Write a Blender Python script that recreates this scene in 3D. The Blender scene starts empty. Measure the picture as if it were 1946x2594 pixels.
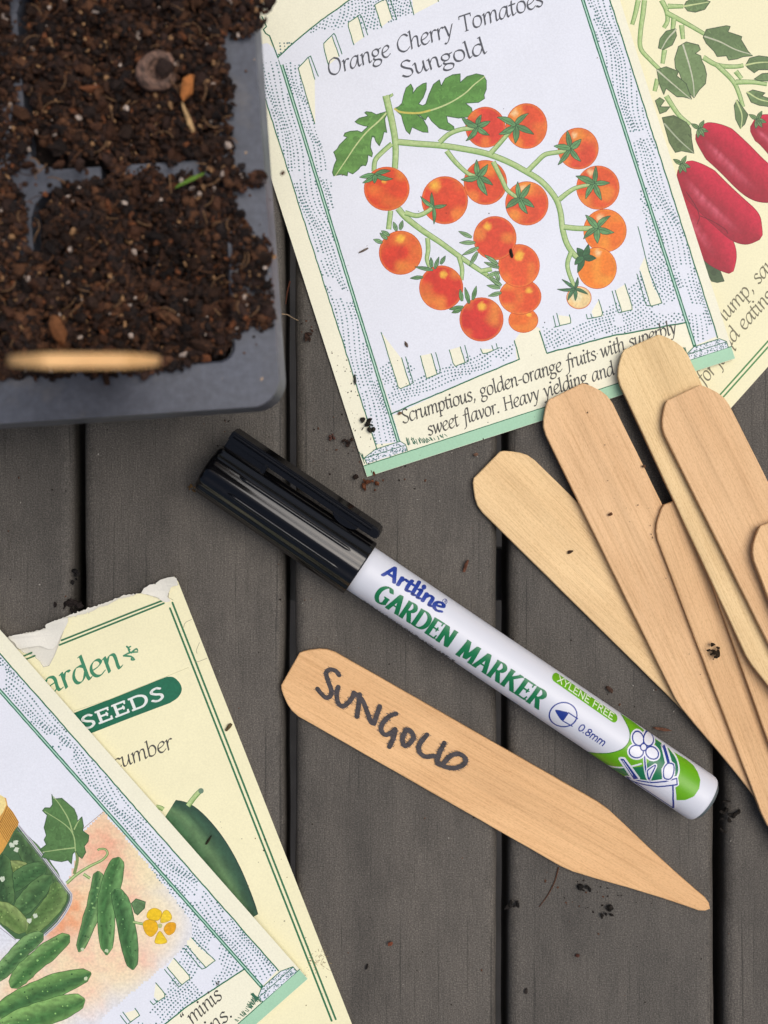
import bpy, bmesh, math, random
from mathutils import Vector, Matrix
from mathutils.geometry import tessellate_polygon

# ------------------------------------------------------------------ camera, sky, sun, exposure
PX = 9.0e-5            # metres on the table top for one step of the tracing grid
GW, GH = 1946, 2594    # tracing grid
CAM_H = 0.28           # camera height above the table top
scene = bpy.context.scene
COL = scene.collection

cam_d = bpy.data.cameras.new('camera')
cam = bpy.data.objects.new('camera', cam_d)
COL.objects.link(cam)
cam.location = (0, 0, CAM_H)
cam.rotation_euler = (0, 0, 0)
cam_d.sensor_fit = 'HORIZONTAL'
cam_d.sensor_width = 36.0
cam_d.lens = 18.0 * CAM_H / (GW * PX / 2)
cam_d.clip_start = 0.01
cam_d.clip_end = 100.0
cam_d.dof.use_dof = True
cam_d.dof.focus_distance = CAM_H - 0.003
cam_d.dof.aperture_fstop = 16.0
scene.camera = cam

world = bpy.data.worlds.new('World')
scene.world = world
world.use_nodes = True
wn = world.node_tree.nodes
wl = world.node_tree.links
for n in list(wn):
    wn.remove(n)
w_out = wn.new('ShaderNodeOutputWorld')
w_bg = wn.new('ShaderNodeBackground')
w_sky = wn.new('ShaderNodeTexSky')
SUN_EL, SUN_AZ = math.radians(68), math.radians(75)   # azimuth from +Y towards +X
w_sky.sky_type = 'NISHITA'
w_sky.sun_disc = False
w_sky.sun_elevation = SUN_EL
w_sky.sun_rotation = SUN_AZ
w_sky.air_density = 1.0
w_sky.dust_density = 6.0
w_sky.ozone_density = 1.0
w_bg.inputs['Strength'].default_value = 0.082
wl.new(w_sky.outputs[0], w_bg.inputs['Color'])
wl.new(w_bg.outputs[0], w_out.inputs['Surface'])

sun_d = bpy.data.lights.new('sun', 'SUN')
sun_d.energy = 1.55
sun_d.angle = math.radians(46)
sun_d.color = (1.0, 0.975, 0.945)
sun = bpy.data.objects.new('sun', sun_d)
COL.objects.link(sun)
sv = Vector((math.sin(SUN_AZ) * math.cos(SUN_EL), math.cos(SUN_AZ) * math.cos(SUN_EL), math.sin(SUN_EL)))
sun.rotation_euler = sv.to_track_quat('Z', 'Y').to_euler()
sun.location = sv * 2

scene.view_settings.view_transform = 'Standard'
scene.view_settings.look = 'None'
scene.view_settings.exposure = 0.20
scene.view_settings.gamma = 1.0
scene.view_settings.use_curve_mapping = False

R = random.Random(11)

# ------------------------------------------------------------------ helpers
def lin(c):
    c = c / 255.0
    return c / 12.92 if c <= 0.04045 else ((c + 0.055) / 1.055) ** 2.4

def C(r, g, b):
    return (lin(r), lin(g), lin(b))

def W(px, py, h=0.0):
    """grid point -> world point at height h (seen from the camera's place)"""
    k = (CAM_H - h) / CAM_H
    return ((px - GW / 2) * PX * k, (GH / 2 - py) * PX * k, h)

def Q(x0, y0, k):
    def f(s):
        return [(x0 + float(a.split(',')[0]) * k, y0 + float(a.split(',')[1]) * k) for a in s.split()]
    return f

def add(a, b, t=1.0):
    return (a[0] + b[0] * t, a[1] + b[1] * t)

def smooth(pts, n=5, closed=False):
    m = len(pts)
    if m < 3:
        return list(pts)
    out = []
    rng = range(m if closed else m - 1)
    for i in rng:
        if closed:
            p0, p1, p2, p3 = pts[i - 1], pts[i], pts[(i + 1) % m], pts[(i + 2) % m]
        else:
            p1, p2 = pts[i], pts[i + 1]
            p0 = pts[i - 1] if i > 0 else (2 * p1[0] - p2[0], 2 * p1[1] - p2[1])
            p3 = pts[i + 2] if i + 2 < m else (2 * p2[0] - p1[0], 2 * p2[1] - p1[1])
        for k in range(n):
            t = k / n
            t2, t3 = t * t, t * t * t
            out.append(tuple(0.5 * (2 * p1[d] + (p2[d] - p0[d]) * t + (2 * p0[d] - 5 * p1[d] + 4 * p2[d] - p3[d]) * t2
                                    + (3 * p1[d] - p0[d] - 3 * p2[d] + p3[d]) * t3) for d in (0, 1)))
    if not closed:
        out.append(tuple(pts[-1]))
    return out

def resample(pts, step):
    out = [pts[0]]
    acc = 0.0
    for a, b in zip(pts, pts[1:]):
        L = math.hypot(b[0] - a[0], b[1] - a[1])
        if L < 1e-9:
            continue
        d = step - acc
        while d <= L:
            out.append((a[0] + (b[0] - a[0]) * d / L, a[1] + (b[1] - a[1]) * d / L))
            d += step
        acc = L - (d - step)
    return out

def inside(p, poly):
    x, y = p
    c = False
    j = len(poly) - 1
    for i in range(len(poly)):
        xi, yi = poly[i]
        xj, yj = poly[j]
        if (yi > y) != (yj > y) and x < (xj - xi) * (y - yi) / (yj - yi) + xi:
            c = not c
        j = i
    return c

def hull(pts):
    pts = sorted(set(pts))
    if len(pts) < 3:
        return pts
    def half(ps):
        h = []
        for p in ps:
            while len(h) >= 2 and (h[-1][0] - h[-2][0]) * (p[1] - h[-2][1]) - (h[-1][1] - h[-2][1]) * (p[0] - h[-2][0]) <= 0:
                h.pop()
            h.append(p)
        return h
    a, b = half(pts), half(pts[::-1])
    return a[:-1] + b[:-1]

def mixc(a, b, t):
    t = max(0.0, min(1.0, t))
    return tuple(a[i] + (b[i] - a[i]) * t for i in range(3))

def sc(c, k):
    return tuple(max(0.0, min(1.0, x * k)) for x in c)

def gauss(x, y, cx, cy, s):
    return math.exp(-((x - cx) ** 2 + (y - cy) ** 2) / (2 * s * s))

# things -----------------------------------------------------------
def tag(o, label, cat, group=None, kind=None):
    if label:
        o['label'] = label
    if cat:
        o['category'] = cat
    if group:
        o['group'] = group
    if kind:
        o['kind'] = kind
    return o

def thing(name, label, cat, loc=(0, 0, 0), group=None):
    o = bpy.data.objects.new(name, None)
    o.empty_display_size = 0.01
    o.location = loc
    COL.objects.link(o)
    return tag(o, label, cat, group)

def link_mesh(name, me, mat, parent=None, world_verts=True):
    o = bpy.data.objects.new(name, me)
    COL.objects.link(o)
    if mat is not None:
        me.materials.append(mat)
    if parent is not None:
        o.parent = parent
        if world_verts:
            l = parent.matrix_basis.translation
            p = parent.parent
            while p is not None:
                l = l + p.matrix_basis.translation
                p = p.parent
            me.transform(Matrix.Translation(-l))
    return o

def bm_obj(name, bm, mat, parent=None, smooth_f=False):
    me = bpy.data.meshes.new(name)
    bmesh.ops.recalc_face_normals(bm, faces=bm.faces[:])
    bm.to_mesh(me)
    bm.free()
    if smooth_f:
        me.polygons.foreach_set('use_smooth', [True] * len(me.polygons))
    return link_mesh(name, me, mat, parent)

# ------------------------------------------------------------------ materials
def new_mat(name):
    m = bpy.data.materials.new(name)
    m.use_nodes = True
    nt = m.node_tree
    b = nt.nodes['Principled BSDF']
    return m, nt, b

def N(nt, typ, **kw):
    n = nt.nodes.new(typ)
    for k, v in kw.items():
        setattr(n, k, v)
    return n

def coords(nt, scale=(1, 1, 1), kind='Object'):
    tc = N(nt, 'ShaderNodeTexCoord')
    mp = N(nt, 'ShaderNodeMapping')
    mp.inputs['Scale'].default_value = scale
    nt.links.new(tc.outputs[kind], mp.inputs['Vector'])
    return mp.outputs[0]

def noise(nt, vec, scale, detail=3, rough=0.6):
    n = N(nt, 'ShaderNodeTexNoise')
    n.inputs['Scale'].default_value = scale
    n.inputs['Detail'].default_value = detail
    n.inputs['Roughness'].default_value = rough
    nt.links.new(vec, n.inputs['Vector'])
    return n.outputs['Fac']

def ramp(nt, fac, stops):
    r = N(nt, 'ShaderNodeValToRGB')
    e = r.color_ramp.elements
    while len(e) < len(stops):
        e.new(0.5)
    for i, (p, c) in enumerate(stops):
        e[i].position = p
        e[i].color = (c[0], c[1], c[2], 1) if not isinstance(c, (int, float)) else (c, c, c, 1)
    nt.links.new(fac, r.inputs[0])
    return r.outputs[0]

def mul(nt, a, b, fac=1.0, mode='MULTIPLY'):
    m = N(nt, 'ShaderNodeMix', data_type='RGBA', blend_type=mode)
    m.inputs[0].default_value = fac
    for i, x in ((6, a), (7, b)):
        if hasattr(x, 'is_linked') or hasattr(x, 'links'):
            nt.links.new(x, m.inputs[i])
        else:
            m.inputs[i].default_value = (x[0], x[1], x[2], 1)
    return m.outputs[2]

def bump(nt, b, height, strength=0.3, dist=0.0002):
    n = N(nt, 'ShaderNodeBump')
    n.inputs['Strength'].default_value = strength
    n.inputs['Distance'].default_value = dist
    nt.links.new(height, n.inputs['Height'])
    nt.links.new(n.outputs[0], b.inputs['Normal'])
    return n

def print_mat(name, grain=0.18, scale=2200.0, rough=0.5, spec=0.3, bumpy=0.05):
    m, nt, b = new_mat(name)
    a = N(nt, 'ShaderNodeAttribute')
    a.attribute_name = 'Col'
    v = coords(nt)
    f = noise(nt, v, scale, 2)
    g = ramp(nt, f, [(0.25, 1 - grain), (0.75, 1 + 0.0)])
    f2 = noise(nt, v, 60.0, 3)
    g2 = ramp(nt, f2, [(0.3, 0.95), (0.7, 1.0)])
    c = mul(nt, mul(nt, a.outputs['Color'], g), g2)
    nt.links.new(c, b.inputs['Base Color'])
    b.inputs['Roughness'].default_value = rough
    b.inputs['Specular IOR Level'].default_value = spec
    h = noise(nt, v, 130.0, 4)
    bump(nt, b, h, bumpy, 0.002)
    return m

M_PRINT = print_mat('printed_paper', 0.10, 2400)
M_ART = print_mat('watercolour_print', 0.24, 1700)
M_INK = print_mat('lettering_ink', 0.10, 2600)
M_LABEL = print_mat('barrel_print', 0.08, 2600, 0.35, 0.35, 0.0)

# ------------------------------------------------------------------ flat artwork builder
class Art:
    """printed shapes; each lies a hair above whatever it overlaps"""
    STEP = 0.6e-6
    CELL = 10.0
    def __init__(self, z0=8e-6, over=None):
        self.v, self.f, self.c = [], [], []
        self.z0 = z0
        self.top = dict(over.top) if over else {}
        if over:
            self.z0 = over.z0
    def emit(self, faces):
        """faces: list of (points, colour or colours, lift)"""
        cells = set()
        q = self.CELL
        for pts, col, dz in faces:
            x0 = int(min(p[0] for p in pts) // q)
            x1 = int(max(p[0] for p in pts) // q)
            y0 = int(min(p[1] for p in pts) // q)
            y1 = int(max(p[1] for p in pts) // q)
            for i in range(x0, x1 + 1):
                for j in range(y0, y1 + 1):
                    cells.add((i, j))
        z = max((self.top.get(k, self.z0) for k in cells), default=self.z0) + self.STEP
        hi = z + max(f[2] for f in faces)
        for k in cells:
            self.top[k] = hi
        for pts, col, dz in faces:
            i = len(self.v)
            self.v += [(p[0], p[1], z + dz) for p in pts]
            self.f.append(tuple(range(i, i + len(pts))))
            self.c += list(col) if isinstance(col[0], (tuple, list)) else [col] * len(pts)
    def poly(self, pts, col, jit=0.0):
        cols = [sc(col, 1 + R.uniform(-jit, jit)) if jit else col for _ in pts]
        tris = tessellate_polygon([[Vector((p[0], p[1], 0)) for p in pts]])
        self.emit([([pts[k] for k in t], [cols[k] for k in t], 0.0) for t in tris])
    def sweep(self, pts, col, w, t=None, ang=0.0, seg=8, taper=None, z=0.0):
        t = w if t is None else t
        ca, sa = math.cos(ang), math.sin(ang)
        el = []
        for k in range(seg):
            a = 2 * math.pi * (k + 0.5) / seg
            x, y = math.cos(a) * w / 2, math.sin(a) * t / 2
            el.append((x * ca - y * sa, x * sa + y * ca))
        n = len(pts)
        if n == 1:
            return [([(pts[0][0] + e[0], pts[0][1] + e[1]) for e in el], col, z)]
        out = []
        for i, (a, b) in enumerate(zip(pts, pts[1:])):
            ka = kb = 1.0
            if taper:
                ka, kb = taper(i / (n - 1)), taper((i + 1) / (n - 1))
            h = hull([(a[0] + e[0] * ka, a[1] + e[1] * ka) for e in el] + [(b[0] + e[0] * kb, b[1] + e[1] * kb) for e in el])
            if len(h) > 2:
                out.append((h, col, z + 0.3e-6 * (i % 4)))
        return out
    def nib(self, pts, col, w, t=None, ang=0.0, seg=8, taper=None):
        self.emit(self.sweep(pts, col, w, t, ang, seg, taper))
    def line(self, pts, w, col, closed=False, taper=None):
        if closed:
            pts = list(pts) + [pts[0]]
        self.nib(pts, col, w, seg=6, taper=taper)
    def strip(self, pts, wid, colf, m=4, n=None):
        """ribbon along a spine: wid(s) half width, colf(s, t) colour, t in -1..1"""
        L = len(pts)
        rows = []
        for i, p in enumerate(pts):
            a, b = pts[max(0, i - 1)], pts[min(L - 1, i + 1)]
            dx, dy = b[0] - a[0], b[1] - a[1]
            d = math.hypot(dx, dy) or 1
            s = i / (L - 1)
            w = wid(s)
            rows.append([(p[0] - dy / d * w * (2 * j / m - 1), p[1] + dx / d * w * (2 * j / m - 1)) for j in range(m + 1)])
        fs = []
        for i in range(L - 1):
            s0, s1 = i / (L - 1), (i + 1) / (L - 1)
            for j in range(m):
                t0, t1 = 2 * j / m - 1, 2 * (j + 1) / m - 1
                fs.append(([rows[i][j], rows[i + 1][j], rows[i + 1][j + 1], rows[i][j + 1]],
                           [colf(s0, t0), colf(s1, t0), colf(s1, t1), colf(s0, t1)], 0.0))
        self.emit(fs)
    def disc(self, cx, cy, rx, ry, colf, rings=7, seg=28, rot=0.0):
        ca, sa = math.cos(rot), math.sin(rot)
        def P(r, k):
            a = 2 * math.pi * k / seg
            x, y = math.cos(a) * r, math.sin(a) * r
            X, Y = x * rx, y * ry
            return (cx + X * ca - Y * sa, cy + X * sa + Y * ca), colf(x, y)
        fs = []
        for i in range(rings):
            r0, r1 = i / rings, (i + 1) / rings
            for k in range(seg):
                q = [P(r0, k), P(r1, k), P(r1, k + 1)] + ([P(r0, k + 1)] if i else [])
                fs.append(([a[0] for a in q], [a[1] for a in q], 0.0))
        self.emit(fs)
    def field(self, poly, step, colf):
        """soft colour wash filling poly, coloured point by point"""
        x0, x1 = min(p[0] for p in poly), max(p[0] for p in poly)
        y0, y1 = min(p[1] for p in poly), max(p[1] for p in poly)
        fs = []
        memo = {}
        def cv(i, j):
            if (i, j) not in memo:
                memo[(i, j)] = colf(x0 + i * step, y0 + j * step)
            return memo[(i, j)]
        for i in range(int((x1 - x0) / step) + 1):
            for j in range(int((y1 - y0) / step) + 1):
                x, y = x0 + i * step, y0 + j * step
                if inside((x + step / 2, y + step / 2), poly):
                    fs.append(([(x, y), (x + step, y), (x + step, y + step), (x, y + step)], [cv(i, j), cv(i + 1, j), cv(i + 1, j + 1), cv(i, j + 1)], 0.0))
        if fs:
            self.emit(fs)
    def dots(self, pts, r, col):
        for p in pts:
            a0 = R.random()
            q = r * R.uniform(0.75, 1.2)
            self.emit([([(p[0] + math.cos(a0 + k * 1.0472) * q, p[1] + math.sin(a0 + k * 1.0472) * q) for k in range(6)], sc(col, R.uniform(0.8, 1.3)), 0.0)])
    def build(self, name, mat, parent, place, slices=None, wv=True):
        me = bpy.data.meshes.new(name)
        me.from_pydata(self.v, [], self.f)
        at = me.color_attributes.new('Col', 'FLOAT_COLOR', 'CORNER')
        flat = []
        for c in self.c:
            flat += [c[0], c[1], c[2], 1.0]
        at.data.foreach_set('color', flat)
        if slices:
            bm = bmesh.new()
            bm.from_mesh(me)
            for co, no in slices:
                bmesh.ops.bisect_plane(bm, geom=bm.verts[:] + bm.edges[:] + bm.faces[:], plane_co=co, plane_no=no, dist=1e-9)
            bm.to_mesh(me)
            bm.free()
        for v in me.vertices:
            v.co = place(v.co.x, v.co.y, v.co.z)
        me.update()
        return link_mesh(name, me, mat, parent, wv)

# ------------------------------------------------------------------ pen-drawn alphabet (x height 5, capitals 7.2, ascenders 8)
G = {}
def glyph(ch, adv, *strokes, serif=()):
    ss = []
    for s in strokes:
        k = s[0]
        pts = [tuple(float(q) for q in a.split(',')) for a in s[1:].split()]
        ss.append(smooth(pts, 6) if k == 'c' else pts)
    sf = [[tuple(float(q) for q in a.split(',')) for a in s.split()] for s in serif]
    G[ch] = (adv, ss, sf)

glyph('a', 5.4, 'c4.2,4.4 3.1,5 1.6,4.4 .5,2.5 .5,.7 1.5,0 3,1.3 4.2,4', 'c4.4,5 4.1,2.4 4.1,.8 4.6,.05 5.3,.6')
glyph('A2', 4.9, 'c.7,3.9 1.5,4.9 2.9,4.8 3.5,3.7 3.4,1.2 3.8,.1 4.7,.4', 'c3.4,2.9 1.6,2.4 .5,1.4 .8,.2 2,.05 3.4,1.2')
glyph('b', 5.1, 'l.9,8 .9,.5', 'c.9,3.4 2.2,4.9 3.8,4.6 4.5,2.8 3.8,.7 2.2,0 .9,.6', serif=('.1,7.6 .9,8',))
glyph('c', 4.3, 'c4,4.3 3,5 1.5,4.5 .5,2.6 .9,.7 2.2,0 4,.9')
glyph('d', 5.5, 'c4.3,4.4 3.2,5 1.6,4.5 .5,2.5 .7,.6 1.8,0 3.2,.9 4.3,3', 'l4.4,8 4.4,1', 'c4.4,1 4.7,.05 5.4,.5', serif=('3.6,7.7 4.4,8',))
glyph('e', 4.4, 'c.8,2.3 2.6,2.8 3.9,3.8 3.4,4.9 2.2,4.9 .9,3.8 .5,2 1.2,.4 2.6,0 4.1,.9')
glyph('f', 3.4, 'c4.4,7.5 3.6,8.1 2.5,7.3 2.1,5 1.7,0 1.2,-2 .1,-2.6', 'l.6,4.8 3.5,4.8')
glyph('g', 4.8, 'c2.3,5 .9,4.4 .7,3 1.7,2 3.1,2.3 3.7,3.6 3.2,4.7 2.3,5', 'c1.6,2 .9,1.2 1.6,.5 3.4,.2 4.4,-.7 3.6,-2.2 1.6,-2.5 .3,-1.6 .9,-.3 2,.3', 'l3.6,4.5 4.8,4.8')
glyph('h', 5.2, 'l.8,8 .8,0', 'c.8,2.6 2.2,4.7 3.7,4.8 4,3.4 3.9,1 4.2,.05 5,.5', serif=('0,7.6 .8,8',))
glyph('i', 2.4, 'c.1,4.3 .9,4.9 1,3.6 .9,1 1.2,.05 2,.5', 'l1.15,6.9 1.2,7')
glyph('j', 2.4, 'c.1,4.3 .9,4.9 1.1,3.6 1,-1 .4,-2.4 -.6,-2.6', 'l1.15,6.9 1.2,7')
glyph('k', 4.8, 'l.9,8 .9,0', 'c4.2,4.6 3,4 .9,2.4', 'l1.9,2.9 4.6,0')
glyph('l', 2.3, 'c.9,8 .9,4 .9,1 1.2,.05 2,.5', serif=('.1,7.6 .9,8',))
glyph('m', 7.8, 'l1,4.9 1,0', 'c1,2.6 2.2,4.7 3.5,4.8 3.8,3.4 3.7,0', 'c3.7,2.6 5,4.7 6.3,4.8 6.6,3.4 6.5,1 6.8,.05 7.6,.5', serif=('.2,4.4 1,4.9',))
glyph('n', 5.2, 'l1,4.9 1,0', 'c1,2.6 2.3,4.7 3.7,4.8 4,3.4 3.9,1 4.2,.05 5,.5', serif=('.2,4.4 1,4.9',))
glyph('o', 5.0, 'c2.6,5 1.2,4.5 .5,2.6 .9,.7 2.3,0 3.8,.6 4.5,2.5 4,4.4 2.6,5')
glyph('p', 5.1, 'l1,4.9 1,-2.7', 'c1,2.8 2.2,4.8 3.7,4.7 4.5,3.2 4,1.1 2.6,0 1,.5', serif=('.2,4.4 1,4.9', '.2,-2.7 2,-2.7'))
glyph('r', 3.5, 'l1,4.9 1,0', 'c1,2.6 1.9,4.5 2.9,4.9 3.4,4.6', serif=('.2,4.4 1,4.9',))
glyph('s', 3.7, 'c3.3,4.3 2.3,5 1,4.5 .9,3.4 2.2,2.6 3.2,1.6 2.8,.4 1.6,0 .3,.7')
glyph('t', 3.1, 'c1.4,6.4 1.1,4 1.1,1.2 1.5,.05 2.7,.7', 'l0,4.8 2.9,4.8')
glyph('u', 5.3, 'c.1,4.4 .9,4.9 1,3.6 .9,1.4 1.4,.05 2.7,.7 3.9,3', 'c4.1,4.9 4,2 4.1,.7 4.5,.05 5.2,.5')
glyph('v', 4.4, 'c.1,4.5 .8,4.8 1.3,3.4 1.9,0', 'c1.9,0 3.4,2.2 4,4 3.6,4.9')
glyph('w', 6.8, 'c.1,4.5 .8,4.8 1.2,3.4 1.7,.1', 'c1.7,.1 3,2.4 3.8,4.8', 'c3.8,4.8 3.9,2 4.4,.1', 'c4.4,.1 6,2.4 6.5,4.1 6.1,4.9')
glyph('y', 4.6, 'c.1,4.5 .8,4.9 1.4,3.4 2.1,.4', 'c4.4,4.9 3.2,2 1.8,-1.4 .7,-2.6 -.2,-2.4')
glyph('A', 6.4, 'l.5,0 3,7.2', 'l3,7.2 5.7,0', 'l1.5,2.4 4.6,2.4', serif=('-.2,0 1.4,0', '4.8,0 6.5,0'))
glyph('C', 6.2, 'c5.8,6.2 4.4,7.3 2.4,6.8 .7,4.6 .9,1.6 2.8,0 4.6,.1 5.9,1.1')
glyph('D', 6.9, 'l1,7.1 1,.1', 'c1,7.1 3.6,7.1 5.9,5.6 6.2,2.6 4.4,.3 1,.1', serif=('.1,7.1 1.2,7.1', '.1,.1 1.2,.1'))
glyph('E', 5.5, 'l1,7.1 1,.1', 'l1,7.1 4.8,7.1', 'l1,3.7 3.9,3.7', 'l1,.1 5,.1', serif=('.1,7.1 1,7.1', '.1,.1 1,.1', '4.8,7.1 4.8,6', '5,.1 5.2,1.4', '3.9,4.4 3.9,3'))
glyph('F', 5.1, 'l1,7.1 1,0', 'l1,7.1 4.8,7.1', 'l1,3.7 3.9,3.7')
glyph('G', 6.8, 'c5.9,6 4.6,7.3 2.5,6.9 .8,4.8 .8,2 2.6,.1 4.4,.1 5.6,.9', 'l5.6,3.2 5.6,.6', serif=('4.2,3.2 6.6,3.2',))
glyph('H', 6.8, 'l1,7.1 1,0', 'l5.6,7.1 5.6,0', 'l1,3.7 5.6,3.7', serif=('.2,7.1 1.8,7.1', '.2,0 1.8,0', '4.8,7.1 6.4,7.1', '4.8,0 6.4,0'))
glyph('I', 2.4, 'l1.1,7.1 1.1,0')
glyph('K', 6.3, 'l1,7.1 1,0', 'l5.4,7.1 1.2,3.4', 'l2.2,4.3 5.7,0', serif=('.1,7.1 1.9,7.1', '.1,0 1.9,0', '4.6,7.1 6.2,7.1', '4.8,0 6.6,0'))
glyph('L', 5, 'l1,7.1 1,.1', 'l1,.1 4.7,.1')
glyph('M', 8, 'l.9,0 1.5,7.1', 'l1.5,7.1 4,.6', 'l4,.6 6.4,7.1', 'l6.4,7.1 7.1,0', serif=('.1,0 1.8,0', '6.2,0 8,0', '.6,7.1 1.6,7.1', '6.3,7.1 7.2,7.1'))
glyph('N', 6.8, 'l1,0 1,7.1', 'l1,7.1 5.6,.1', 'l5.6,0 5.6,7.1', serif=('.1,0 1.9,0', '.1,7.1 1.1,7.1', '4.8,7.1 6.6,7.1'))
glyph('O', 7, 'c3.6,7.3 1.6,6.4 .6,3.8 1.1,1.2 3.2,-.1 5.2,.8 6.2,3.4 5.6,6.1 3.6,7.3')
glyph('P', 5.6, 'l1,7.1 1,0', 'c1,7.1 3.4,7.1 4.8,5.6 3.8,3.8 1,3.6')
glyph('R', 6.2, 'l1,7.1 1,0', 'c1,7.1 3.4,7.2 4.7,5.7 3.6,3.9 1,3.6', 'l2.8,3.6 5.4,0', serif=('.1,7.1 1,7.1', '.1,0 1.9,0', '4.9,0 6.3,0'))
glyph('S', 5, 'c4.4,6.4 3.2,7.3 1.4,6.8 .9,5.4 2.2,4 4,2.8 4.2,1 2.8,-.1 1.4,.1 .3,1')
glyph('T', 6, 'l3,7.1 3,0', 'l.3,7.1 5.7,7.1', serif=('.3,7.1 .2,5.9', '5.7,7.1 5.8,5.9', '2.2,0 3.8,0'))
glyph('B', 5.6, 'l1,7.1 1,.1', 'c1,7.1 3.2,7.1 4.4,5.6 3.2,3.9 1,3.8', 'c1,3.8 3.6,3.8 4.9,2 3.4,.2 1,.1')
glyph('X', 6, 'l.6,7.1 5.4,0', 'l5.4,7.1 .6,0')
glyph('Y', 5.8, 'l.5,7.1 2.9,3.4', 'l5.3,7.1 2.9,3.4', 'l2.9,3.4 2.9,0')
glyph('0', 5.2, 'c2.6,7.2 1,6 .6,3.6 1,1.2 2.6,0 4.2,1.2 4.6,3.6 4.2,6 2.6,7.2')
glyph('8', 5.2, 'c2.6,7.2 1.1,6.4 1.2,4.7 2.6,3.8 4.2,2.9 4.3,1.1 2.6,0 .9,1.1 1,2.9 2.6,3.8 4,4.7 4.1,6.4 2.6,7.2')
glyph('M1', 7.8, 'l1,5 1,0', 'c1,3 1.8,4.7 3.1,4.8 3.9,3.8 3.9,0', 'c3.9,3 4.8,4.7 6,4.8 6.9,3.8 6.9,0')
glyph('.', 2.4, 'l1,.3 1.05,.35')
glyph(',', 2.4, 'c1.2,.5 1.3,-.3 .6,-1.4')
glyph('-', 3.4, 'l.5,2.5 2.8,2.5')
glyph('(', 3, 'c.9,8 .5,7.3 .8,6.7', 'c2.1,8 1.7,7.3 2,6.7')
glyph(')', 3, 'c1.2,8 1.4,7.4 .8,6.7', 'c2.4,8 2.6,7.4 2,6.7')
glyph(' ', 3.2)

def put_text(art, s, a, b, unit, col, w=0.9, t=0.22, ang=35, shear=0.0, serifs=True, track=0.0, sub=None, squash=1.0):
    """letters along the baseline a -> b (grid points); the run is fitted to its length"""
    toks = [(sub or {}).get(ch, ch) for ch in s]
    dx, dy = b[0] - a[0], b[1] - a[1]
    L = math.hypot(dx, dy)
    ux, uy = dx / L, dy / L
    vx, vy = uy, -ux                      # up, in grid axes
    tot = sum(G[c][0] + track for c in toks) - track
    fx = L / tot
    x = 0.0
    A = math.radians(ang)
    # nib angle in grid axes
    base_ang = math.atan2(uy, ux)
    for c in toks:
        adv, ss, sf = G[c]
        z = 0.0
        fs = []
        def P(p):
            X = x * fx + p[0] * fx + shear * p[1] * unit
            Y = p[1] * unit * squash
            return (a[0] + ux * X + vx * Y, a[1] + uy * X + vy * Y)
        for st in ss:
            dot = len(st) == 2 and math.hypot(st[1][0] - st[0][0], st[1][1] - st[0][1]) < 0.3
            fs += art.sweep([P(p) for p in st], col, w * unit * (1.15 if dot else 1), w * unit * 1.15 if dot else t * unit, base_ang - A, z=z)
            z += 1.3e-6
        if serifs:
            for st in sf:
                fs += art.sweep([P(p) for p in st], col, max(t, 0.5) * unit, t * unit, base_ang - A, z=z)
                z += 1.3e-6
        if fs:
            art.emit(fs)
        x += adv + track

# ------------------------------------------------------------------ ground below and slatted table
def make_ground():
    m, nt, b = new_mat('shaded_soil_below')
    v = coords(nt)
    f = noise(nt, v, 40, 4)
    nt.links.new(ramp(nt, f, [(0.3, C(30, 28, 26)), (0.7, C(48, 46, 44))]), b.inputs['Base Color'])  # very dark soil tone, with the shade under the table put in
    b.inputs['Roughness'].default_value = 0.9
    bm = bmesh.new()
    s = 1.5
    bm.faces.new([bm.verts.new(p) for p in ((-s, -s, -0.72), (s, -s, -0.72), (s, s, -0.72), (-s, s, -0.72))])
    o = bm_obj('ground', bm, m)
    tag(o, None, None, kind='structure')
make_ground()

def slat_mat():
    m, nt, b = new_mat('weathered_composite')
    fine = noise(nt, coords(nt, (5200, 260, 5200)), 1.0, 4, 0.75)
    speck = noise(nt, coords(nt), 3000, 2, 0.7)
    broad = noise(nt, coords(nt, (60, 14, 60)), 1.0, 4, 0.6)
    crack = noise(nt, coords(nt, (1500, 22, 1500)), 1.0, 3, 0.55)
    c = ramp(nt, broad, [(0.25, C(70, 67, 62)), (0.5, C(83, 79, 73)), (0.78, C(96, 91, 84))])
    c = mul(nt, c, ramp(nt, fine, [(0.28, 0.70), (0.5, 1.0), (0.75, 1.2)]))
    c = mul(nt, c, ramp(nt, speck, [(0.3, 0.52), (0.52, 1.0), (0.72, 1.8)]))
    c = mul(nt, c, ramp(nt, crack, [(0.31, 0.55), (0.38, 1.0)]))
    oi = N(nt, 'ShaderNodeObjectInfo')
    c = mul(nt, c, ramp(nt, oi.outputs['Random'], [(0.0, (0.91, 0.91, 0.91)), (1.0, (1.06, 1.04, 1.02))]))
    stain = noise(nt, coords(nt, (90, 50, 90)), 1.0, 5, 0.7)
    c = mul(nt, c, ramp(nt, stain, [(0.36, 0.78), (0.52, 1.0)]))
    nt.links.new(c, b.inputs['Base Color'])
    b.inputs['Roughness'].default_value = 0.62
    b.inputs['Specular IOR Level'].default_value = 0.35
    mx = N(nt, 'ShaderNodeMath', operation='ADD')
    nt.links.new(fine, mx.inputs[0])
    nt.links.new(speck, mx.inputs[1])
    m2 = N(nt, 'ShaderNodeMath', operation='ADD')
    nt.links.new(mx.outputs[0], m2.inputs[0])
    nt.links.new(crack, m2.inputs[1])
    bump(nt, b, m2.outputs[0], 0.35, 0.00018)
    return m
M_SLAT = slat_mat()
M_RAIL, _nt, _b = new_mat('painted_rail')
_b.inputs['Base Color'].default_value = (*C(120, 122, 124), 1)
_b.inputs['Roughness'].default_value = 0.6

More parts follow.
